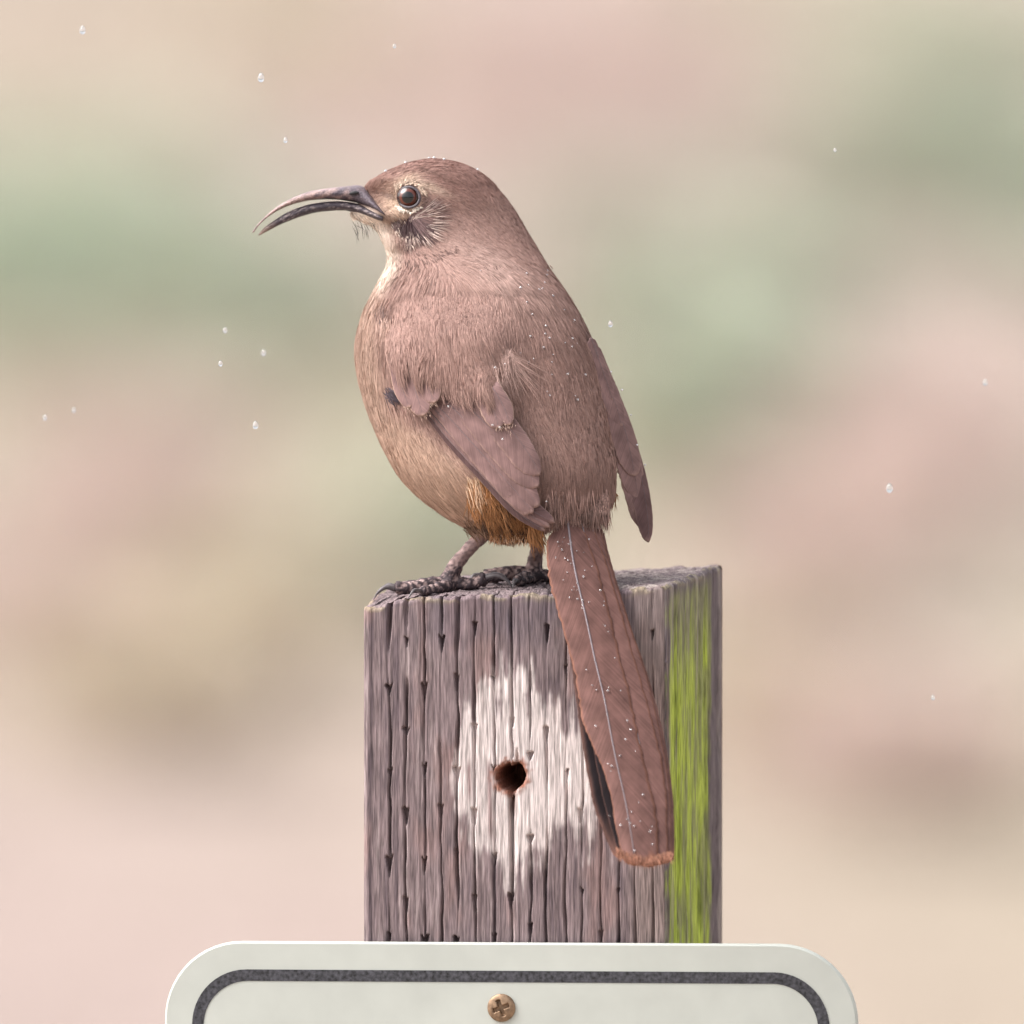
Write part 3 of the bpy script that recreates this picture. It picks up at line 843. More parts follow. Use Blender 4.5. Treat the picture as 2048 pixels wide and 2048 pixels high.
def cu(t, a):
    c = np.zeros((len(t), 3)) + np.array(lin(92, 82, 90))
    e = sstep(0.72, 0.40, t + 0.2 * vnoise(t * 26, a * 1.5, 141))
    c = mixc(c, lin(178, 152, 146), 0.85 * e)
    c = mixc(c, lin(78, 64, 68), 0.75 * sstep(0.05, 0.4, fbm(t * 60, a * 4, 142)))
    return mixc(c, lin(150, 140, 146), 0.5 * np.clip(np.cos(a), 0, 1) ** 3)
def cl(t, a):
    c = np.zeros((len(t), 3)) + np.array(lin(66, 58, 66))
    c = mixc(c, lin(150, 128, 116), 0.8 * sstep(0.2, 0.02, t))
    return mixc(c, lin(160, 146, 144), 0.7 * sstep(0.2, 0.5, fbm(t * 50, a * 4, 143)))
ub = obj('upper_bill', bill('upper_bill', top_u, bot_u, 40, 3, cu, ''), bird)
lb = obj('lower_bill', bill('lower_bill', top_l, bot_l, 34, 3, cl, ''), bird)
nd = 60 - 40 * 0.83
ang = np.linspace(0, 2 * np.pi, 24, endpoint=False)
c = spline([(698, 388, nd + 3), (708, 386, nd - 0.5), (718, 385, nd - 4)], 12)
V, F, C = tube(c, 4.2 * np.sin(np.linspace(0.25, 2.9, 12)), 3.0 * np.sin(np.linspace(0.25, 2.9, 12)), seg=12, hint=(0, 0, 1))
M_nost = mat_plain('nostril_shade', (0.012, 0.011, 0.014), 0.5, 900, 0.2, 0.1)  # near-black solid: the shade inside the nostril put into its colour
no_ = obj('nostril', mesh_np('nostril', P(V), [F, C], M_nost), ub)

# ---- eye
EX, EY = 818.0, 394.5
ED = front(np.array(EX), np.array(EY)) 
def sphere(c, r, nu=36, nv=72, axis_n=(-0.12, 0.0, -1.0), sx=1.0):
    th = np.linspace(0, np.pi, nu); ps = np.linspace(0, 2 * np.pi, nv, endpoint=False)
    n = np.array(axis_n, float); n /= np.linalg.norm(n)
    a = np.cross(n, [0, 1, 0]); a /= np.linalg.norm(a); b = np.cross(n, a)
    V = np.cos(th)[:, None, None] * n + np.sin(th)[:, None, None] * (np.cos(ps)[None, :, None] * a + np.sin(ps)[None, :, None] * b)
    return np.array(c) + r * V.reshape(-1, 3), grid_faces(nu, nv, True), np.repeat(th, nv), np.tile(ps, nu)
V, F, th, ps = sphere((EX, EY, ED + 10), 25.0)
ec = np.zeros((len(V), 3)) + np.array(lin(36, 26, 26))
ec = mixc(ec, lin(96, 44, 30), sstep(0.78, 0.72, th) * 1.0)
ec = mixc(ec, lin(76, 34, 26), 0.6 * sstep(0.55, 0.75, th) * sstep(0.0, 0.6, vnoise(ps * 9, th * 3, 151)))
ec = mixc(ec, lin(8, 8, 10), sstep(0.52, 0.47, th))
M_eye = mat_attr('eye_gloss', rough=0.04, noise_scale=2500, noise_amt=0.15, spec=0.6, coat=0.55)
eye = obj('eye', mesh_np('eye', P(V), [F], M_eye, ec), bird)
V, F, th, ps = sphere((EX, EY, 120 - ED + 10), 24.0, axis_n=(-0.12, 0, 1.0))
eye2 = obj('eye', mesh_np('eye', P(V), [F], M_eye, ec), bird)
# lids: dark rim round each eye
def ring(cx_, cy_, dfun, a_, b_, tube_r, n=60, rot=0.0):
    t = np.linspace(0, 2 * np.pi, n + 1)
    x = cx_ + a_ * np.cos(t) * math.cos(rot) - b_ * np.sin(t) * math.sin(rot)
    y = cy_ + a_ * np.cos(t) * math.sin(rot) + b_ * np.sin(t) * math.cos(rot)
    return np.stack([x, y, dfun(x, y)], -1)
rc = ring(EX - 0.5, EY, lambda x, y: front(x, y) - 9 - 0.06 * (x - EX), 22.0, 20.5, 3, rot=0.2)
V, F, C = tube(rc, 2.7, seg=10, hint=(0, 0, 1))
M_lid = mat_plain('eyelid_skin', (0.075, 0.062, 0.072), 0.45, 1500, 0.4, 0.4)
obj('eyelid', mesh_np('eyelid', P(V), [F, C], M_lid), eye)
rc2 = rc.copy(); rc2[:, 2] = 120 - rc2[:, 2]
V, F, C = tube(rc2, 3.8, seg=10, hint=(0, 0, 1))
obj('eyelid', mesh_np('eyelid', P(V), [F, C], M_lid), eye2)

# ------------------------------------------------------------------ flight feathers
def resample(vals, n):
    return np.interp(np.linspace(0, 1, n), np.linspace(0, 1, len(vals)), vals)

def feather_grid(sp, wl, wr, tip_round=0.16, nu=56, nv=9, fray=1.0, seed=0, base_round=0.05):
    """outline in the picture plane: returns (nu, 2nv+1, 2) points, u (length) and v (signed distance), edge 0..1"""
    c = spline(sp, nu)
    t = np.gradient(c[:, :2], axis=0); t /= np.linalg.norm(t, axis=1, keepdims=True)
    s = np.stack([t[:, 1], -t[:, 0]], -1)                       # to the right of travel... sign fixed by caller
    L = np.concatenate([[0], np.cumsum(np.linalg.norm(np.diff(c[:, :2], axis=0), axis=1))])
    f = np.linspace(0, 1, nu)
    shape = np.where(f > 1 - tip_round, np.sqrt(np.clip(1 - ((f - 1 + tip_round) / tip_round) ** 2, 0.004, 1)), 1.0) * np.clip(f / base_round, 0.3, 1)
    q = np.random.default_rng(seed)
    wl = resample(wl, nu) * shape * (1 + 0.02 * fray * q.normal(0, 1, nu)); wr = resample(wr, nu) * shape * (1 + 0.02 * fray * q.normal(0, 1, nu))
    v = np.linspace(-1, 1, 2 * nv + 1)
    off = np.where(v[None] < 0, v[None] * wl[:, None], v[None] * wr[:, None])
    p = c[:, None, :2] + s[:, None] * off[..., None]
    # vane curves towards the tip at its edges
    p = p + t[:, None] * (np.abs(off)[..., None] * 0.12)
    return c, p, np.broadcast_to(L[:, None], off.shape), off, np.broadcast_to(v[None], off.shape)

def make_feather(name, parent, sp, wl, wr, depth_fn, col, edge_col=None, camber=4.0, tip_round=0.16, seed=0, edge_w=0.12, shaft=1.3, tipfade=None, nu=56, label=None, thick=0.8):
    c, p, L, off, v = feather_grid(sp, wl, wr, tip_round, nu, seed=seed)
    nu_, nw = v.shape
    d = depth_fn(p[..., 0], p[..., 1], c, L, v)
    d = d - camber * (1 - v ** 2)
    V1 = np.stack([p[..., 0], p[..., 1], d], -1)
    # a second skin just behind gives the vane its thickness
    V2 = V1.copy(); V2[..., 2] += thick
    col = np.array(col, float)
    cc = np.zeros(v.shape + (3,)) + col
    f = L / L.max()
    cc = cc * (1 + 0.10 * vnoise(L / 30, off / 9 + seed, 161))[..., None]
    cc = mixc(cc, col * 0.82, 0.6 * sstep(0.5, 0.0, np.abs(v)) * (v < 0))
    if edge_col is not None:
        e = np.clip(sstep(1 - edge_w, 1.0, np.abs(v)) + sstep(1 - edge_w * 0.35, 1.0, f), 0, 1)
        cc = mixc(cc, edge_col, 0.8 * e)
    if tipfade is not None:
        cc = mixc(cc, tipfade, 0.85 * sstep(0.955, 0.99, f + 0.02 * vnoise(v * 7, 0 * v + seed, 5)))
    V = np.vstack([V1.reshape(-1, 3), V2.reshape(-1, 3)])
    n1 = nu_ * nw
    F1 = grid_faces(nu_, nw); F2 = grid_faces(nu_, nw)[:, ::-1] + n1
    rim_i = np.concatenate([np.arange(nw), np.arange(1, nu_) * nw + nw - 1, (nu_ - 1) * nw + np.arange(nw - 2, -1, -1), np.arange(nu_ - 2, 0, -1) * nw])
    r2 = np.roll(rim_i, -1)
    F3 = np.stack([rim_i, rim_i + n1, r2 + n1, r2], -1)
    # shaft
    sc_ = np.stack([c[:, 0], c[:, 1], d[:, nw // 2] - 0.5], -1)[: int(nu_ * 0.97)]
    SV, SF, SC = tube(sc_, shaft * np.linspace(1.2, 0.45, len(sc_)), seg=6, hint=(0, 0, 1), off=len(V))
    allV = np.vstack([V, SV])
    faces = [F1, F2, F3, SF, SC]
    mi = np.concatenate([np.zeros(len(F1) + len(F2) + len(F3)), np.ones(len(SF) + len(SC))])
    uvv = np.vstack([np.stack([L, off], -1).reshape(-1, 2)] * 2 + [np.zeros((len(SV), 2))])
    ccs = np.vstack([cc.reshape(-1, 3)] * 2 + [np.zeros((len(SV), 3)) + .3])
    o = obj(name, mesh_np(name, P(allV), faces, [M_feather, M_rachis], ccs, uv=uvv, mat_idx=mi), parent)
    if label:
        o['label'] = label
    return o

# ---- tail: drawn out towards the lens and down
tail = bpy.data.objects.new('tail', None); COL.objects.link(tail); tail.parent = bird; tail.location = -bird.location
tail.empty_display_size = 0.01
def tail_d(layer, tilt=0.0, bow=0.0):
    def f(px, py, c, L, v):
        return -215 - 0.616 * (py - 1040) - layer + tilt * v + bow * np.abs(v) ** 2
    return f
TB = np.array(lin(106, 78, 73)); TD = np.array(lin(24, 17, 20)); TO = lin(140, 96, 78)  # TD: darker outer feathers, with shade of the overlap also put into the colour
tails = [
    # name, spine, wl, wr, layer, colour   (v<0 lies to the picture's left... of travel)
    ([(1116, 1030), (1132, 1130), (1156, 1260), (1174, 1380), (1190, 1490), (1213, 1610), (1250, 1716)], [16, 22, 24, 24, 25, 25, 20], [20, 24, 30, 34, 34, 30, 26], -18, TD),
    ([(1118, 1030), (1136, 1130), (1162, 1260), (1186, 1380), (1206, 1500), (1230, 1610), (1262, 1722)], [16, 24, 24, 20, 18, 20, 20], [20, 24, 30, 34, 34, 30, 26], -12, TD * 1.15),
    ([(1190, 1030), (1212, 1130), (1248, 1250), (1286, 1360), (1314, 1470), (1332, 1590), (1336, 1726)], [18, 26, 30, 32, 34, 34, 30], [10, 12, 12, 12, 13, 14, 14], -12, TB * 0.92),
    ([(1180, 1030), (1200, 1130), (1236, 1250), (1272, 1360), (1298, 1470), (1316, 1590), (1320, 1730)], [18, 30, 34, 36, 40, 42, 36], [14, 20, 22, 22, 23, 24, 24], -6, TB * 0.97),
    ([(1160, 1030), (1184, 1130), (1212, 1240), (1240, 1340), (1268, 1440), (1292, 1560), (1300, 1734)], [18, 30, 34, 36, 40, 42, 36], [18, 30, 34, 34, 36, 38, 36], 0, TB * 1.03),
    ([(1134, 1030), (1148, 1130), (1172, 1235), (1189, 1315), (1209, 1400), (1229, 1505), (1253, 1614), (1272, 1732)], [40, 48, 54, 54, 52, 48, 45, 51, 52, 40, 29, 26, 29, 26, 22], [26, 44, 48, 50, 52, 54, 56, 46], 8, TB),
]
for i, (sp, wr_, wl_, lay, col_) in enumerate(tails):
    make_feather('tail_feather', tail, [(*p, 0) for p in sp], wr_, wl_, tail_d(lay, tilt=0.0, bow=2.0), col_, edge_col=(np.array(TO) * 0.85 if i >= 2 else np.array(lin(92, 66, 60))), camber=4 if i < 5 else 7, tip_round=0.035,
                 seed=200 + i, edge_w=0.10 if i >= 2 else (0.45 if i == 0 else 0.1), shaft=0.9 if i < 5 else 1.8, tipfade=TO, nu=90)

# ---- left wing: lies over the flank, facing the lens
wing = bpy.data.objects.new('wing', None); COL.objects.link(wing); wing.parent = bird; wing.location = -bird.location
wing.empty_display_size = 0.01
def wing_base(px, py):
    pyc = np.minimum(py, 900 + 0.25 * np.maximum(py - 900, 0))
    return front(px + 0 * py, pyc, 0.93) - 4
def wing_d(layer, slope=3.0, fade=(-0.05, 0.25)):
    def f(px, py, c, L, v):
        f_ = L / L.max()
        return wing_base(px, py) - layer * sstep(fade[0], fade[1], f_) + 8 * sstep(fade[1] * 0.8, 0.0, f_) - slope * v * 0.5 - 6 * f_ ** 2
    return f
WB = np.array(lin(132, 106, 104)); WE = np.array(lin(158, 131, 124)); WD_ = np.array(lin(104, 82, 82)); WF_ = np.array(lin(190, 160, 144))
wf = [
    # name, spine, half width left(lower) , half width right, layer, colour
    ('primary_feather', [(806, 786), (852, 824), (898, 880), (968, 955), (1032, 1022), (1090, 1062)], [6, 8, 10, 10, 11, 11], [10, 14, 16, 18, 16, 14], 4, WD_ * 0.8),
    ('primary_feather', [(812, 784), (858, 822), (906, 877), (978, 952), (1042, 1016), (1099, 1055)], [6, 8, 10, 11, 12, 12], [12, 16, 18, 20, 20, 16], 8, WB * 0.95),
    ('primary_feather', [(818, 782), (866, 822), (916, 877), (988, 950), (1052, 1012), (1109, 1046)], [6, 8, 11, 13, 14, 13], [14, 18, 20, 22, 22, 18], 11, WD_ * 1.05),
    ('secondary_feather', [(828, 782), (876, 826), (928, 884), (982, 944), (1024, 990), (1056, 1030)], [6, 9, 13, 16, 18, 18], [20, 24, 26, 24, 20, 16], 14, WB),
    ('secondary_feather', [(842, 780), (895, 832), (948, 890), (998, 945), (1038, 990), (1066, 1026)], [12, 18, 23, 26, 27, 26], [20, 24, 26, 24, 20, 16], 17, WB * 1.03),
    ('secondary_feather', [(860, 775), (915, 825), (966, 880), (1014, 932), (1052, 978), (1077, 1013)], [18, 26, 34, 38, 38, 34], [20, 24, 26, 26, 22, 18], 19, WB * 0.98),
    ('tertial_feather', [(888, 772), (938, 815), (985, 862), (1026, 908), (1056, 944), (1076, 974)], [20, 28, 36, 38, 36, 32], [18, 22, 24, 24, 20, 16], 23, WB * 1.04),
    ('tertial_feather', [(925, 768), (968, 802), (1010, 846), (1044, 888), (1066, 922), (1079, 950)], [18, 28, 36, 40, 38, 32], [16, 20, 22, 20, 16, 12], 27, WB * 0.97),
    ('covert_feather', [(935, 735), (960, 772), (985, 815), (998, 856)], [18, 24, 26, 24], [18, 22, 24, 20], 31, WB * 1.02),
    ('covert_feather', [(955, 735), (985, 775), (1008, 815), (1020, 850)], [16, 20, 22, 20], [14, 16, 18, 14], 33, WB * 0.98),
    ('covert_feather', [(785, 680), (792, 720), (803, 770), (818, 816)], [14, 17, 18, 15], [22, 26, 26, 20], 27, WB * 0.98),
    ('covert_feather', [(808, 680), (818, 730), (832, 785), (846, 832)], [20, 24, 26, 22], [22, 26, 28, 24], 30, WB * 1.03),
    ('covert_feather', [(838, 680), (846, 720), (856, 765), (868, 806)], [20, 24, 26, 20], [22, 24, 26, 20], 33, WB * 1.0),
]
for i, (nm, sp, wlo, wup, lay, col_) in enumerate(wf):
    big = nm != 'covert_feather'
    make_feather(nm, wing, [(*p, 0) for p in sp], wlo, wup, wing_d(lay, fade=(-0.05, 0.25) if big else (0.0, 0.42)), col_, edge_col=(WE if big else WF_ * 0.95), camber=3.0, tip_round=0.22 if big else 0.30, seed=300 + i,
                 edge_w=0.10 if big else 0.12, shaft=0.45, nu=60 if big else 40)

# ---- right wing: seen edge-on beyond the rump
wing2 = bpy.data.objects.new('wing', None); COL.objects.link(wing2); wing2.parent = bird; wing2.location = -bird.location
wing2.empty_display_size = 0.01
def rwing_d(layer):
    def f(px, py, c, L, v):
        sx_ = np.interp(py, c[:, 1], c[:, 0])
        return -92 - layer + 1.15 * (px - sx_) + 0.10 * (py - 700) - 0.0 * v
    return f
rw = [
    ([(1228, 800), (1262, 880), (1284, 960), (1296, 1040), (1297, 1085)], [30, 36, 36, 26, 20], [6, 8, 10, 11, 9], -14, WD_ * 1.05),
    ([(1222, 790), (1254, 870), (1276, 950), (1286, 1020), (1290, 1058)], [30, 38, 38, 32, 26], [8, 12, 14, 16, 14], -8, WB * 0.92),
    ([(1212, 760), (1244, 845), (1268, 930), (1280, 1000), (1284, 1036)], [30, 36, 38, 32, 24], [9, 12, 14, 18, 18], -3, WB * 0.98),
    ([(1206, 735), (1236, 820), (1260, 900), (1272, 965), (1276, 1000)], [26, 34, 36, 32, 24], [10, 14, 16, 18, 18], 2, WB * 1.02),
    ([(1198, 715), (1226, 790), (1250, 860), (1264, 920), (1270, 952)], [22, 30, 34, 30, 22], [9, 13, 15, 18, 18], 7, WB),
    ([(1190, 690), (1212, 755), (1232, 810), (1244, 852)], [20, 24, 24, 18], [8, 12, 13, 12], 12, WB * 1.03),
    ([(1182, 675), (1198, 720), (1214, 765), (1226, 800)], [12, 16, 16, 12], [7, 9, 10, 9], 16, WB * 1.0),
]
for i, (sp, wl_, wr_, lay, col_) in enumerate(rw):
    make_feather('wing_feather', wing2, [(*p, 0) for p in sp], wl_, wr_, rwing_d(lay), col_, edge_col=WE, camber=3.0, tip_round=0.2, seed=400 + i, edge_w=0.14, shaft=0.45, nu=50)

# ------------------------------------------------------------------ plumage strands
FL_PTS = np.array([
    (735, 385, .7, -.5), (745, 360, .75, -.65), (800, 335, .95, -.3), (870, 322, 1, .08), (940, 345, .8, .6), (1000, 400, .55, .85), (1050, 480, .5, .87),
    (880, 370, 1, .2), (940, 420, .8, .55), (780, 385, .95, -.25), (775, 410, .9, .25), (800, 440, .75, .65), (775, 470, .35, .9), (850, 430, 1, .1), (870, 470, .9, .45),
    (850, 500, .65, .75), (920, 490, .75, .65), (760, 480, .15, 1), (740, 440, .4, .9), (850, 550, -.05, 1), (785, 560, -.3, .95), (745, 640, -.1, 1), (722, 720, .1, 1),
    (755, 830, .35, .93), (805, 920, .55, .83), (880, 1000, .75, .65), (950, 1050, .7, .7), (900, 620, .03, 1), (1000, 600, .2, 1), (1090, 600, .42, .9), (1000, 700, .15, 1),
    (1150, 750, .25, 1), (1100, 850, .12, 1), (1150, 950, .04, 1), (1190, 1000, 0, 1), (1060, 1000, .15, 1), (850, 880, .6, .8), (920, 970, .8, .6), (1000, 1040, .55, .85),
    (820, 700, 0, 1), (780, 780, .3, .95)], float)
def flow(px, py):
    w = 1.0 / ((px[:, None] - FL_PTS[None, :, 0]) ** 2 + (py[:, None] - FL_PTS[None, :, 1]) ** 2 + 60) ** 1.6
    w /= w.sum(1, keepdims=True)
    v = np.stack([w @ FL_PTS[:, 2], w @ FL_PTS[:, 3]], -1)
    a = 0.22 * vnoise(px / 45, py / 45, 171) + 0.14 * vnoise(px / 17, py / 17, 172)
    ca, sa = np.cos(a), np.sin(a)
    v = np.stack([v[:, 0] * ca - v[:, 1] * sa, v[:, 0] * sa + v[:, 1] * ca], -1)
    return v / np.linalg.norm(v, axis=1, keepdims=True)

def ribbons(p0, dirn, nor, length, width, lift, curl, colr, seg=3, jitter=0.5):
    """tapering strands: p0 root, dirn along, nor outward; returns V, F, C in design units"""
    n = len(p0)
    side = np.cross(dirn, nor); side /= np.linalg.norm(side, axis=1, keepdims=True) + 1e-9
    twist = rng.normal(0, jitter, n)[:, None]
    side = side * np.cos(twist) + nor * np.sin(twist)
    sway = rng.normal(0, 0.06, n)[:, None]
    Vs = []
    ts = np.linspace(0, 1, seg + 1)
    for t in ts:
        c = p0 + dirn * (length * t)[:, None] + nor * (lift * (4 * t * (1 - t) * 0.6 + t * 0.5) - curl * t * t)[:, None] + np.cross(dirn, nor) * sway * (length * t * t)[:, None]
        w = width * (1 - t ** 2 * 0.92) * (0.55 + 0.45 * min(1, t * 4 + .3))
        Vs.append(c - side * w[:, None] / 2); Vs.append(c + side * w[:, None] / 2)
    V = np.stack(Vs, 1)                                           # n, 2(seg+1), 3
    k = 2 * (seg + 1)
    base = (np.arange(n) * k)[:, None]
    F = np.concatenate([base + np.array([2 * i, 2 * i + 1, 2 * i + 3, 2 * i + 2]) for i in range(seg)], 0)
    tone = np.array([0.86 + 0.14 * (i // 2) / seg for i in range(k)]) * 0 + 1
    C = colr[:, None, :] * tone[None, :, None]
    return V.reshape(-1, 3), F, C.reshape(-1, 3)

def strand_obj(name, parts, parent, label=None):
    V = []; F = []; C = []; k = 0
    for (v, f, c) in parts:
        V.append(v); F.append(f + k); C.append(c); k += len(v)
    o = obj(name, mesh_np(name, P(np.vstack(V)), [np.vstack(F)], M_plume, np.vstack(C)), parent)
    o['kind'] = 'stuff'
    return o

def body_strands(n, y0, y1, side='near', lrange=(28, 58), wrange=(1.1, 2.0), liftr=(1.0, 3.8), keep=None):
    y = rng.uniform(y0, y1, int(n * 1.7))
    ph = rng.uniform(np.pi, 2 * np.pi, len(y)) if side == 'near' else rng.uniform(0, np.pi, len(y))
    cx_, rx, c, h, k = prof(y)
    # weight by local radius so that density per area is even
    dl = np.sqrt((rx * np.sin(ph)) ** 2 + (h * np.cos(ph) - k * np.sin(ph)) ** 2)
    ok = rng.uniform(0, 1, len(y)) < dl / 235
    y, ph = y[ok], ph[ok]
    p = surf(y, ph)
    e = 1.0
    du = surf(y, ph + 0.01) - p; dv = surf(np.minimum(y + e, 1083), ph) - surf(np.maximum(y - e, 317), ph)
    nor = np.cross(du, dv); nor /= np.linalg.norm(nor, axis=1, keepdims=True) + 1e-9
    cc = np.stack(prof(y)[:1] + (y, prof(y)[2]), -1)
    sgn = np.sign(((p - cc) * nor).sum(1)); nor *= sgn[:, None]
    fl = flow(p[:, 0], p[:, 1])
    d3 = np.stack([fl[:, 0], fl[:, 1], 0 * y], -1)
    d3 = d3 - nor * (d3 * nor).sum(1, keepdims=True)
    ln = np.linalg.norm(d3, axis=1); d3 /= ln[:, None] + 1e-9
    headf = sstep(560, 430, p[:, 1])
    L = rng.uniform(*lrange, len(y)) * (1 - 0.62 * headf)
    W = rng.uniform(*wrange, len(y)) * (1 - 0.35 * headf)
    lf = rng.uniform(*liftr, len(y)) * (1 - 0.55 * headf)
    clump = fbm(p[:, 0] / 16, p[:, 1] / 22, 181, 3)
    lf = lf * (1 + 0.5 * clump)
    col_ = plume_col(p)
    tone = 1 + 0.11 * rng.normal(0, 1, len(y)) + 0.09 * clump
    tone = np.where(rng.uniform(0, 1, len(y)) < 0.07, tone * 0.6, tone)
    tone = np.where(rng.uniform(0, 1, len(y)) < 0.08, tone * 1.25, tone)
    col_ = col_ * np.clip(tone, 0.35, 1.6)[:, None]
    ok = np.ones(len(y), bool)
    if side == 'near':
        ok &= np.hypot((p[:, 0] - EX), (p[:, 1] - EY)) > 25
        # short feathers ahead of the eye must not run across it
        near_eye = np.hypot(p[:, 0] - EX, p[:, 1] - EY)
        L = np.where(near_eye < 60, np.minimum(L, np.maximum(6, (near_eye - 22) * 0.55 + 2)), L)
    else:
        ok &= np.hypot((p[:, 0] - EX), (p[:, 1] - EY)) > 25
    # bill base stays bare
    ok &= ~((p[:, 0] < 728) & (p[:, 1] > 372) & (p[:, 1] < 418))
    ok &= ~((p[:, 0] < np.interp(p[:, 1], [380, 396, 428, 444], [730, 744, 770, 764])) & (p[:, 1] > 376) & (p[:, 1] < np.interp(p[:, 0], [700, 730, 765], [424, 433, 446])) & (np.abs(p[:, 2] - 60) < 95))
    if keep is not None:
        ok &= keep(p)
    p, d3, nor, L, W, lf, col_ = [a[ok] for a in (p, d3, nor, L, W, lf, col_)]
    return ribbons(p + nor * 0.5, d3, nor, L, W, lf, lf * 0.8, col_)

parts = [body_strands(135000, 470, 1075, 'near'), body_strands(60000, 318, 520, 'near'),
         body_strands(26000, 318, 1075, 'far', wrange=(2.0, 3.6))]
strand_obj('contour_plumage', parts, body)

# scapular plumes running over the top of the left wing
def wing_plumes(n, region, lr, off, tone_mul=1.0):
    x = rng.uniform(region[0], region[1], n); y = rng.uniform(region[2], region[3], n)
    p = np.stack([x, y, wing_base(x, y) - off(x, y)], -1)
    fl = flow(x, y)
    e = 3.0
    gx_ = (wing_base(x + e, y) - wing_base(x - e, y)) / (2 * e); gy_ = (wing_base(x, y + e) - wing_base(x, y - e)) / (2 * e)
    nor = np.stack([gx_, gy_, -np.ones(n)], -1); nor /= np.linalg.norm(nor, axis=1, keepdims=True)
    nor = np.where((nor[:, 2] > 0)[:, None], -nor, nor)
    d3 = np.stack([fl[:, 0], fl[:, 1], gx_ * fl[:, 0] + gy_ * fl[:, 1]], -1); d3 /= np.linalg.norm(d3, axis=1, keepdims=True)
    return x, y, p, d3, nor
def wing_cover():
    n = 40000
    x, y, p, d3, nor = wing_plumes(n, (772, 1045, 560, 810), None, lambda a, b: 30 + 15 * blob(a, b, 825, 725, 60, 50) + 15 * blob(a, b, 985, 775, 40, 42))
    lim = np.interp(x, [772, 800, 840, 880, 910, 950, 1000, 1045], [735, 752, 766, 772, 800, 808, 812, 806]) + 26 * vnoise(x / 16, 0 * x, 191) + rng.normal(0, 16, n)
    top = np.interp(x, [772, 800, 850, 1045], [640, 600, 570, 590])
    fadein = sstep(0, 90, y - top) * sstep(1050, 950, x)
    p[:, 2] = front(x, y, 0.95) + (p[:, 2] - front(x, y, 0.95)) * fadein - 1
    L = rng.uniform(24, 52, n)
    ok = (y + L * 0.75 < lim) & (y > top)
    col_ = plume_col(p) * np.clip(1 + 0.15 * rng.normal(0, 1, n) + 0.12 * fbm(x / 16, y / 22, 182, 3), .5, 1.5)[:, None]
    # fan of plumes opening over the coverts
    ok = ok & True
    return ribbons(p[ok], d3[ok], nor[ok], L[ok], rng.uniform(1.1, 2.0, ok.sum()), rng.uniform(1.5, 5, ok.sum()), rng.uniform(1, 4, ok.sum()), col_[ok])
def fan(x0, y0, a0, a1, n, l0, l1, col, off=34, wid=(1.2, 2.0), spread=5, base=wing_base, lift=(2, 6)):
    a = R(1) * rng.uniform(a0, a1, n); L = rng.uniform(l0, l1, n)
    x = x0 + rng.normal(0, spread, n); y = y0 + rng.normal(0, spread, n)
    d2 = np.stack([np.cos(a), np.sin(a)], -1)
    z0 = base(x, y) - off; z1 = base(x + d2[:, 0] * L, y + d2[:, 1] * L) - off
    d3 = np.stack([d2[:, 0], d2[:, 1], (z1 - z0) / L], -1); d3 /= np.linalg.norm(d3, axis=1, keepdims=True)
    nor = np.tile(np.array([[-0.2, -0.1, -1.0]]), (n, 1)); nor = nor - d3 * (nor * d3).sum(1, keepdims=True); nor /= np.linalg.norm(nor, axis=1, keepdims=True)
    cc = np.array(col)[None] * np.clip(1 + 0.2 * rng.normal(0, 1, n), .5, 1.6)[:, None]
    return ribbons(np.stack([x, y, z0], -1), d3, nor, L, rng.uniform(*wid, n), rng.uniform(*lift, n), rng.uniform(1, 4, n), cc, seg=4, jitter=0.3)
PALE = np.array(lin(182, 151, 142))
parts = [wing_cover(),
         fan(1015, 708, 25, 100, 150, 40, 120, PALE, off=13, spread=6, wid=(.8, 1.4), lift=(0, 3)),
         fan(1008, 714, 65, 120, 90, 40, 90, PALE * 0.95, off=20, spread=8, wid=(.8, 1.4), lift=(0, 3)),
         fan(935, 735, 80, 140, 160, 30, 70, PALE, off=31, spread=14, wid=(.8, 1.4), lift=(0, 3)),
         fan(965, 740, 60, 110, 160, 30, 72, PALE * 0.96, off=30, spread=18, wid=(.8, 1.4), lift=(0, 3)),
         fan(900, 730, 70, 125, 120, 24, 60, PALE * 0.98, off=31, spread=14, wid=(.8, 1.4), lift=(0, 3))]
strand_obj('scapular_plumage', parts, wing)

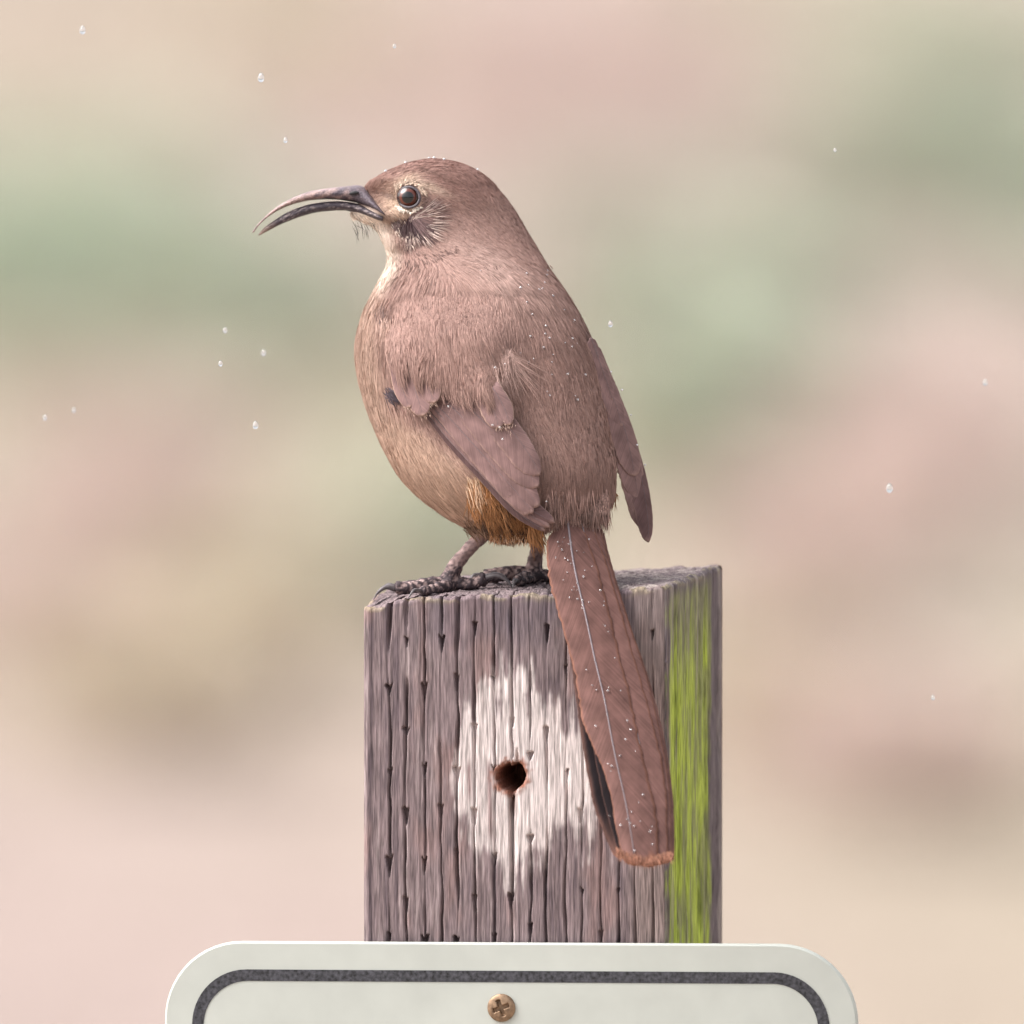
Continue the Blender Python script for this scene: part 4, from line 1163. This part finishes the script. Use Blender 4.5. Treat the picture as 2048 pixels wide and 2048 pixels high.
# cheek: pale-shafted ear coverts fanning from below the eye
def cheek():
    out = []
    base = lambda x, y: front(x, y)
    for (x0, y0, a0, a1, n, l0, l1, col_, off) in [
            (832, 428, -34, -8, 60, 36, 66, lin(124, 98, 94), 3), (832, 432, -14, 24, 110, 36, 78, lin(130, 104, 100), 3.5), (826, 440, 16, 58, 120, 34, 74, lin(112, 90, 90), 3.5),
            (818, 446, 52, 98, 60, 26, 62, lin(84, 66, 70), 3.5), (812, 448, 90, 120, 34, 20, 44, lin(88, 72, 74), 3),
            (790, 446, 30, 75, 34, 12, 30, lin(110, 90, 88), 3)]:
        out.append(fan(x0, y0, a0, a1, n, l0, l1, col_, off=off, wid=(1.6, 2.8), spread=4.5, base=base, lift=(1.5, 4)))
    nb_ = 30
    for k in range(nb_):
        a = -32 + 138 * (k + rng.uniform(-.25, .25)) / (nb_ - 1)
        far = 1.0 if a < 55 else 0.72
        r0 = rng.uniform(6, 16); L0 = rng.uniform(46, 84) * far
        cx_, cy_ = 817 + r0 * math.cos(R(a)), 440 + r0 * math.sin(R(a))
        out.append(fan(cx_, cy_, a - 2.5, a + 1, 3, L0 * 0.8, L0, np.array(lin(206, 184, 174)) * rng.uniform(.8, 1.05), off=5.5, wid=(1.2, 2.1), spread=0.8, base=base, lift=(1.5, 3.5)))
        r1 = r0 + L0 * rng.uniform(.3, .6)
        out.append(fan(817 + r1 * math.cos(R(a + 2)), 440 + r1 * math.sin(R(a + 2)), a, a + 6, 2, 18, 34, np.array(lin(196, 172, 162)) * rng.uniform(.8, 1.05), off=5.5, wid=(1.0, 1.8), spread=1.2, base=base, lift=(1.5, 3.5)))
        b_ = a + 2.3
        out.append(fan(817 + 4 * math.cos(R(b_)), 440 + 4 * math.sin(R(b_)), b_ - 2, b_ + 2, 5, 40 * far, 74 * far, np.array(lin(84, 66, 68)) * rng.uniform(.8, 1.3), off=4.5, wid=(1.4, 2.4), spread=1.2, base=base, lift=(1, 3)))
    for k in range(60):
        xx, yy_ = rng.uniform(778, 826), rng.uniform(424, 500)
        if yy_ < 424 + (xx - 778) * 0.3 or yy_ > 450 + (xx - 778) * 1.1:
            continue
        out.append(fan(xx, yy_, 40, 85, 2, 6, 13, np.array(lin(208, 188, 174)) * rng.uniform(.7, 1.0), off=6.5, wid=(1.2, 2.2), spread=0.8, base=base, lift=(1, 2.5)))
    # creases of the neck, their shade put in as dark strands
    for (x0, y0, x1, y1, n_) in ((795, 530, 850, 520, 26), (850, 520, 915, 497, 34), (965, 528, 1030, 534, 26), (1030, 534, 1098, 540, 30), (1060, 520, 1090, 530, 14)):
        for t_ in np.linspace(0, 1, n_):
            xx, yy_ = x0 + (x1 - x0) * t_ + rng.normal(0, 3), y0 + (y1 - y0) * t_ + rng.normal(0, 5)
            fl_ = flow(np.array([xx]), np.array([yy_]))[0]
            aa_ = math.degrees(math.atan2(fl_[1], fl_[0]))
            out.append(fan(xx, yy_, aa_ - 14, aa_ + 14, 2, 7, 16, lin(112, 88, 82), off=3.0, wid=(1.0, 1.9), spread=1.0, base=base, lift=(1, 2.5)))
    # pale beads of feathering on the lower lid and brow
    for k in range(46):
        t = R(rng.uniform(35, 150)); rr_ = rng.uniform(25, 31)
        out.append(fan(EX + rr_ * math.cos(t), EY + rr_ * math.sin(t), math.degrees(t) - 40, math.degrees(t) + 30, 2, 4, 8, lin(224, 210, 196), off=6, wid=(2.0, 3.4), spread=0.6, base=base, lift=(1, 2)))
    for k in range(90):
        t = R(rng.uniform(200, 345)); rr_ = rng.uniform(26, 33)
        out.append(fan(EX + rr_ * math.cos(t), EY + rr_ * math.sin(t), math.degrees(t) + 40, math.degrees(t) + 95, 2, 6, 13, lin(200, 176, 158), off=4, wid=(1.4, 2.6), spread=1.2, base=base, lift=(1, 2.5)))
    return out
strand_obj('ear_coverts', cheek(), body)

# rufous flank tuft, vent, rump fringe, chin bristles, tail-tip fringe
def tuft(n, xr, yr, ang, lr, col, dep_fn, wid=(1.4, 2.4), spread=14, lift=(1, 4)):
    x = rng.uniform(*xr, n); y = rng.uniform(*yr, n)
    a = R(1) * (ang + rng.normal(0, spread, n)); L = rng.uniform(*lr, n)
    d2 = np.stack([np.cos(a), np.sin(a)], -1)
    z = dep_fn(x, y)
    d3 = np.stack([d2[:, 0], d2[:, 1], rng.normal(0, .12, n)], -1); d3 /= np.linalg.norm(d3, axis=1, keepdims=True)
    nor = np.tile(np.array([[0.0, -0.1, -1.0]]), (n, 1)); nor -= d3 * (nor * d3).sum(1, keepdims=True); nor /= np.linalg.norm(nor, axis=1, keepdims=True)
    c1 = np.array(col)[None] * np.clip(1 + 0.26 * rng.normal(0, 1, n), .35, 1.7)[:, None]
    return ribbons(np.stack([x, y, z], -1), d3, nor, L, rng.uniform(*wid, n), rng.uniform(*lift, n), rng.uniform(0, 4, n), c1, seg=4, jitter=.4)
fd = lambda x, y: front(x, np.minimum(y, 1050), .97) - 3
RUF = np.array(lin(150, 104, 68)); CREAM = np.array(lin(206, 172, 144)); DKB = np.array(lin(62, 44, 36))
parts = [tuft(520, (932, 980), (955, 1005), 58, (34, 66), RUF * 1.25, fd), tuft(220, (930, 958), (950, 985), 62, (34, 60), CREAM, fd, spread=10),
         tuft(520, (965, 1010), (985, 1040), 52, (34, 64), RUF, fd), tuft(260, (955, 1015), (980, 1045), 55, (30, 56), DKB, fd),
         tuft(700, (985, 1062), (1030, 1066), 72, (18, 34), RUF * 0.9, fd, spread=20), tuft(200, (985, 1062), (1040, 1068), 80, (16, 34), DKB, fd, spread=20),
         tuft(120, (985, 1062), (1060, 1078), 85, (12, 22), CREAM, fd, spread=22),
         tuft(260, (925, 985), (1030, 1062), 40, (22, 40), np.array(lin(112, 86, 70)), fd, spread=14),
         tuft(120, (1056, 1080), (1035, 1075), 70, (28, 52), RUF * 1.1, lambda x, y: front(x, np.minimum(y, 1035)) - 8, spread=8),
         tuft(120, (1212, 1232), (975, 1002), 95, (12, 26), RUF * 0.8, lambda x, y: -100 + 0 * x, spread=20)]
strand_obj('vent_tuft', parts, body)
rump_d = lambda x, y: np.minimum(front(x, np.minimum(y, 1010), .97) - 5, -215 - 0.616 * (y - 1040) - 22)
parts = [tuft(900, (1092, 1218), (985, 1022), 90, (20, 66), BACK * 0.85, rump_d, spread=7), tuft(260, (1095, 1215), (1000, 1030), 90, (20, 46), BACK * 0.5, rump_d, spread=8),
         tuft(260, (1095, 1215), (975, 1015), 90, (24, 50), BACK * 1.1, rump_d, spread=7)]
strand_obj('rump_plumage', parts, body)
parts = [tuft(40, (704, 762), (430, 462), 72, (14, 38), (0.03, 0.028, 0.03), lambda x, y: 60 - 24 + rng.uniform(-6, 6, len(x)), wid=(0.55, 0.95), spread=16),
         tuft(40, (720, 758), (432, 448), 45, (6, 12), lin(236, 218, 200), lambda x, y: 60 - 26 + rng.uniform(-6, 14, len(x)), wid=(1.2, 2.0), spread=14)]
strand_obj('chin_bristles', parts, body)
def tail_fringe(n, x0, x1, layer, col, lr=(8, 22)):
    x = rng.uniform(x0, x1, n); y = np.interp(x, [1236, 1265, 1290, 1318, 1345], [1716, 1724, 1729, 1724, 1716]) - rng.uniform(0, 14, n)
    return tuft(n, (0, 1), (0, 1), 80, lr, col, lambda a, b: -215 - 0.616 * (y - 1040) - layer, spread=14), x, y
n = 420
x = rng.uniform(1232, 1346, n); y = np.interp(x, [1232, 1265, 1290, 1318, 1346], [1708, 1722, 1727, 1722, 1714]) - rng.uniform(0, 16, n)
a = R(1) * (82 + rng.normal(0, 13, n)); L = rng.uniform(7, 22, n)
d3 = np.stack([np.cos(a), np.sin(a), -0.6 + 0 * a], -1); d3 /= np.linalg.norm(d3, axis=1, keepdims=True)
nor = np.tile(np.array([[0, -.5, -.8]]), (n, 1)); nor -= d3 * (nor * d3).sum(1, keepdims=True); nor /= np.linalg.norm(nor, axis=1, keepdims=True)
strand_obj('tail_fringe', [ribbons(np.stack([x, y, -215 - 0.616 * (y - 1040) - rng.uniform(4, 20, n)], -1), d3, nor, L, rng.uniform(1.0, 2.0, n), rng.uniform(0, 3, n), rng.uniform(0, 2, n),
           np.array(lin(150, 104, 84))[None] * rng.uniform(.6, 1.3, (n, 1)))], tail)
# pale fringes at covert tips
parts = []
for (x0, y0, ang_, n_, w_, off_) in [(818, 816, 60, 30, 10, 32), (846, 832, 65, 40, 13, 35), (866, 806, 70, 34, 12, 38), (1016, 852, 78, 34, 12, 38), (998, 856, 80, 26, 10, 36)]:
    parts.append(fan(x0, y0 - 4, ang_ - 25, ang_ + 25, n_, 4, 9, lin(186, 158, 144), off=off_, spread=w_ * 0.5, wid=(1.0, 1.8), lift=(0, 2)))
# dark loose plumes at the bend of the wing
parts.append(fan(778, 786, 25, 75, 60, 18, 42, lin(60, 48, 56), off=6, spread=6))
parts.append(fan(770, 646, 72, 105, 70, 24, 50, lin(176, 146, 134), off=5, spread=9))
parts.append(fan(764, 626, 80, 100, 30, 16, 34, lin(112, 90, 84), off=3, spread=9))
strand_obj('covert_fringe', parts, wing)

# ------------------------------------------------------------------ rain beads on the bird
def beads(pts, parent, name):
    V = []; F = []; k = 0
    for (x, y, d, r) in pts:
        v, f, _, _ = sphere((x, y, d), r, 7, 10)
        V.append(v); F.append(f + k); k += len(v)
    o = obj(name, mesh_np(name, P(np.vstack(V)), [np.vstack(F)], M_water), parent)
    o['kind'] = 'stuff'
bl = []
for k in range(95):
    x = rng.uniform(960, 1195); y = rng.uniform(540, 800)
    cx_, rx, *_ = prof(np.array(y))
    if x > cx_ + rx * 0.985 or rng.uniform() > 0.25 + 0.75 * (x - 960) / 235:
        continue
    bl.append((x, y, float(front(np.array(x), np.array(y))) - 5.5, rng.uniform(1.3, 3.0)))
for (x, y) in [(771, 342), (776, 346), (858, 316), (868, 316), (888, 319), (955, 339), (811, 325)]:
    bl.append((x, y, 60 - rng.uniform(0, 20), rng.uniform(2.2, 3.6)))
for (x, y) in [(1000, 855), (985, 850), (1093, 1003), (897, 813), (1005, 878), (990, 735), (1010, 728)]:
    bl.append((x, y, float(wing_base(np.array(x), np.array(y))) - 42, rng.uniform(1.6, 3.0)))
for (x, y, d) in [(1222, 744, -75), (1244, 780, -75), (1262, 830, -70), (1274, 890, -70), (1290, 930, -55)]:
    bl.append((x, y, d - 30, rng.uniform(1.5, 2.6)))
beads(bl, body, 'rain_beads')
bl = []
rach = np.array([(1030, 1134), (1130, 1148), (1235, 1172), (1315, 1189), (1400, 1209), (1505, 1229), (1614, 1253), (1732, 1272)], float)
for k in range(70):
    y = 1075 + 640 * rng.uniform(0, 1) ** 1.6; x = np.interp(y, rach[:, 0], rach[:, 1]) + rng.uniform(-38, 46)
    bl.append((x, y, -215 - 0.616 * (y - 1040) - 17.0, rng.uniform(1.0, 2.5) * (1.5 if rng.uniform() < .1 else 1)))
beads(bl, tail, 'rain_beads')

# ------------------------------------------------------------------ rain in the air: single drops
th = np.linspace(0, np.pi, 12); ps = np.linspace(0, 2 * np.pi, 16, endpoint=False)
rad_ = np.sin(th) * (1 - 0.18 * np.cos(th)); zc = np.cos(th) * 1.5
DV = np.stack([rad_[:, None] * np.cos(ps)[None], rad_[:, None] * np.sin(ps)[None], zc[:, None] + 0 * ps[None]], -1).reshape(-1, 3) * 0.0007
drop_me = mesh_np('raindrop', DV, [grid_faces(12, 16, True)[:, ::-1]], M_water)
for i, (px, py, d, sc_) in enumerate([(165, 60, 200, 1.3), (522, 155, -150, 1.4), (571, 280, 60, .9), (789, 92, 80, .7), (441, 727, -60, .9), (511, 850, 40, 1.2), (1779, 976, 300, 1.4),
                                      (1221, 648, -40, 1.0), (1866, 1395, 220, .8), (450, 660, 500, .9), (527, 705, 700, 1.0), (90, 835, 600, .9), (148, 820, 700, .8), (1970, 765, 600, 1.0), (1670, 300, 200, .6)]):
    o = bpy.data.objects.new('raindrop', drop_me); COL.objects.link(o)
    o.location = Vector(P((px, py, float(d)))); o.scale = (sc_, sc_, sc_)
    tag(o, 'small clear raindrop falling through the air around the bird', 'raindrop', 'raindrops in the air')
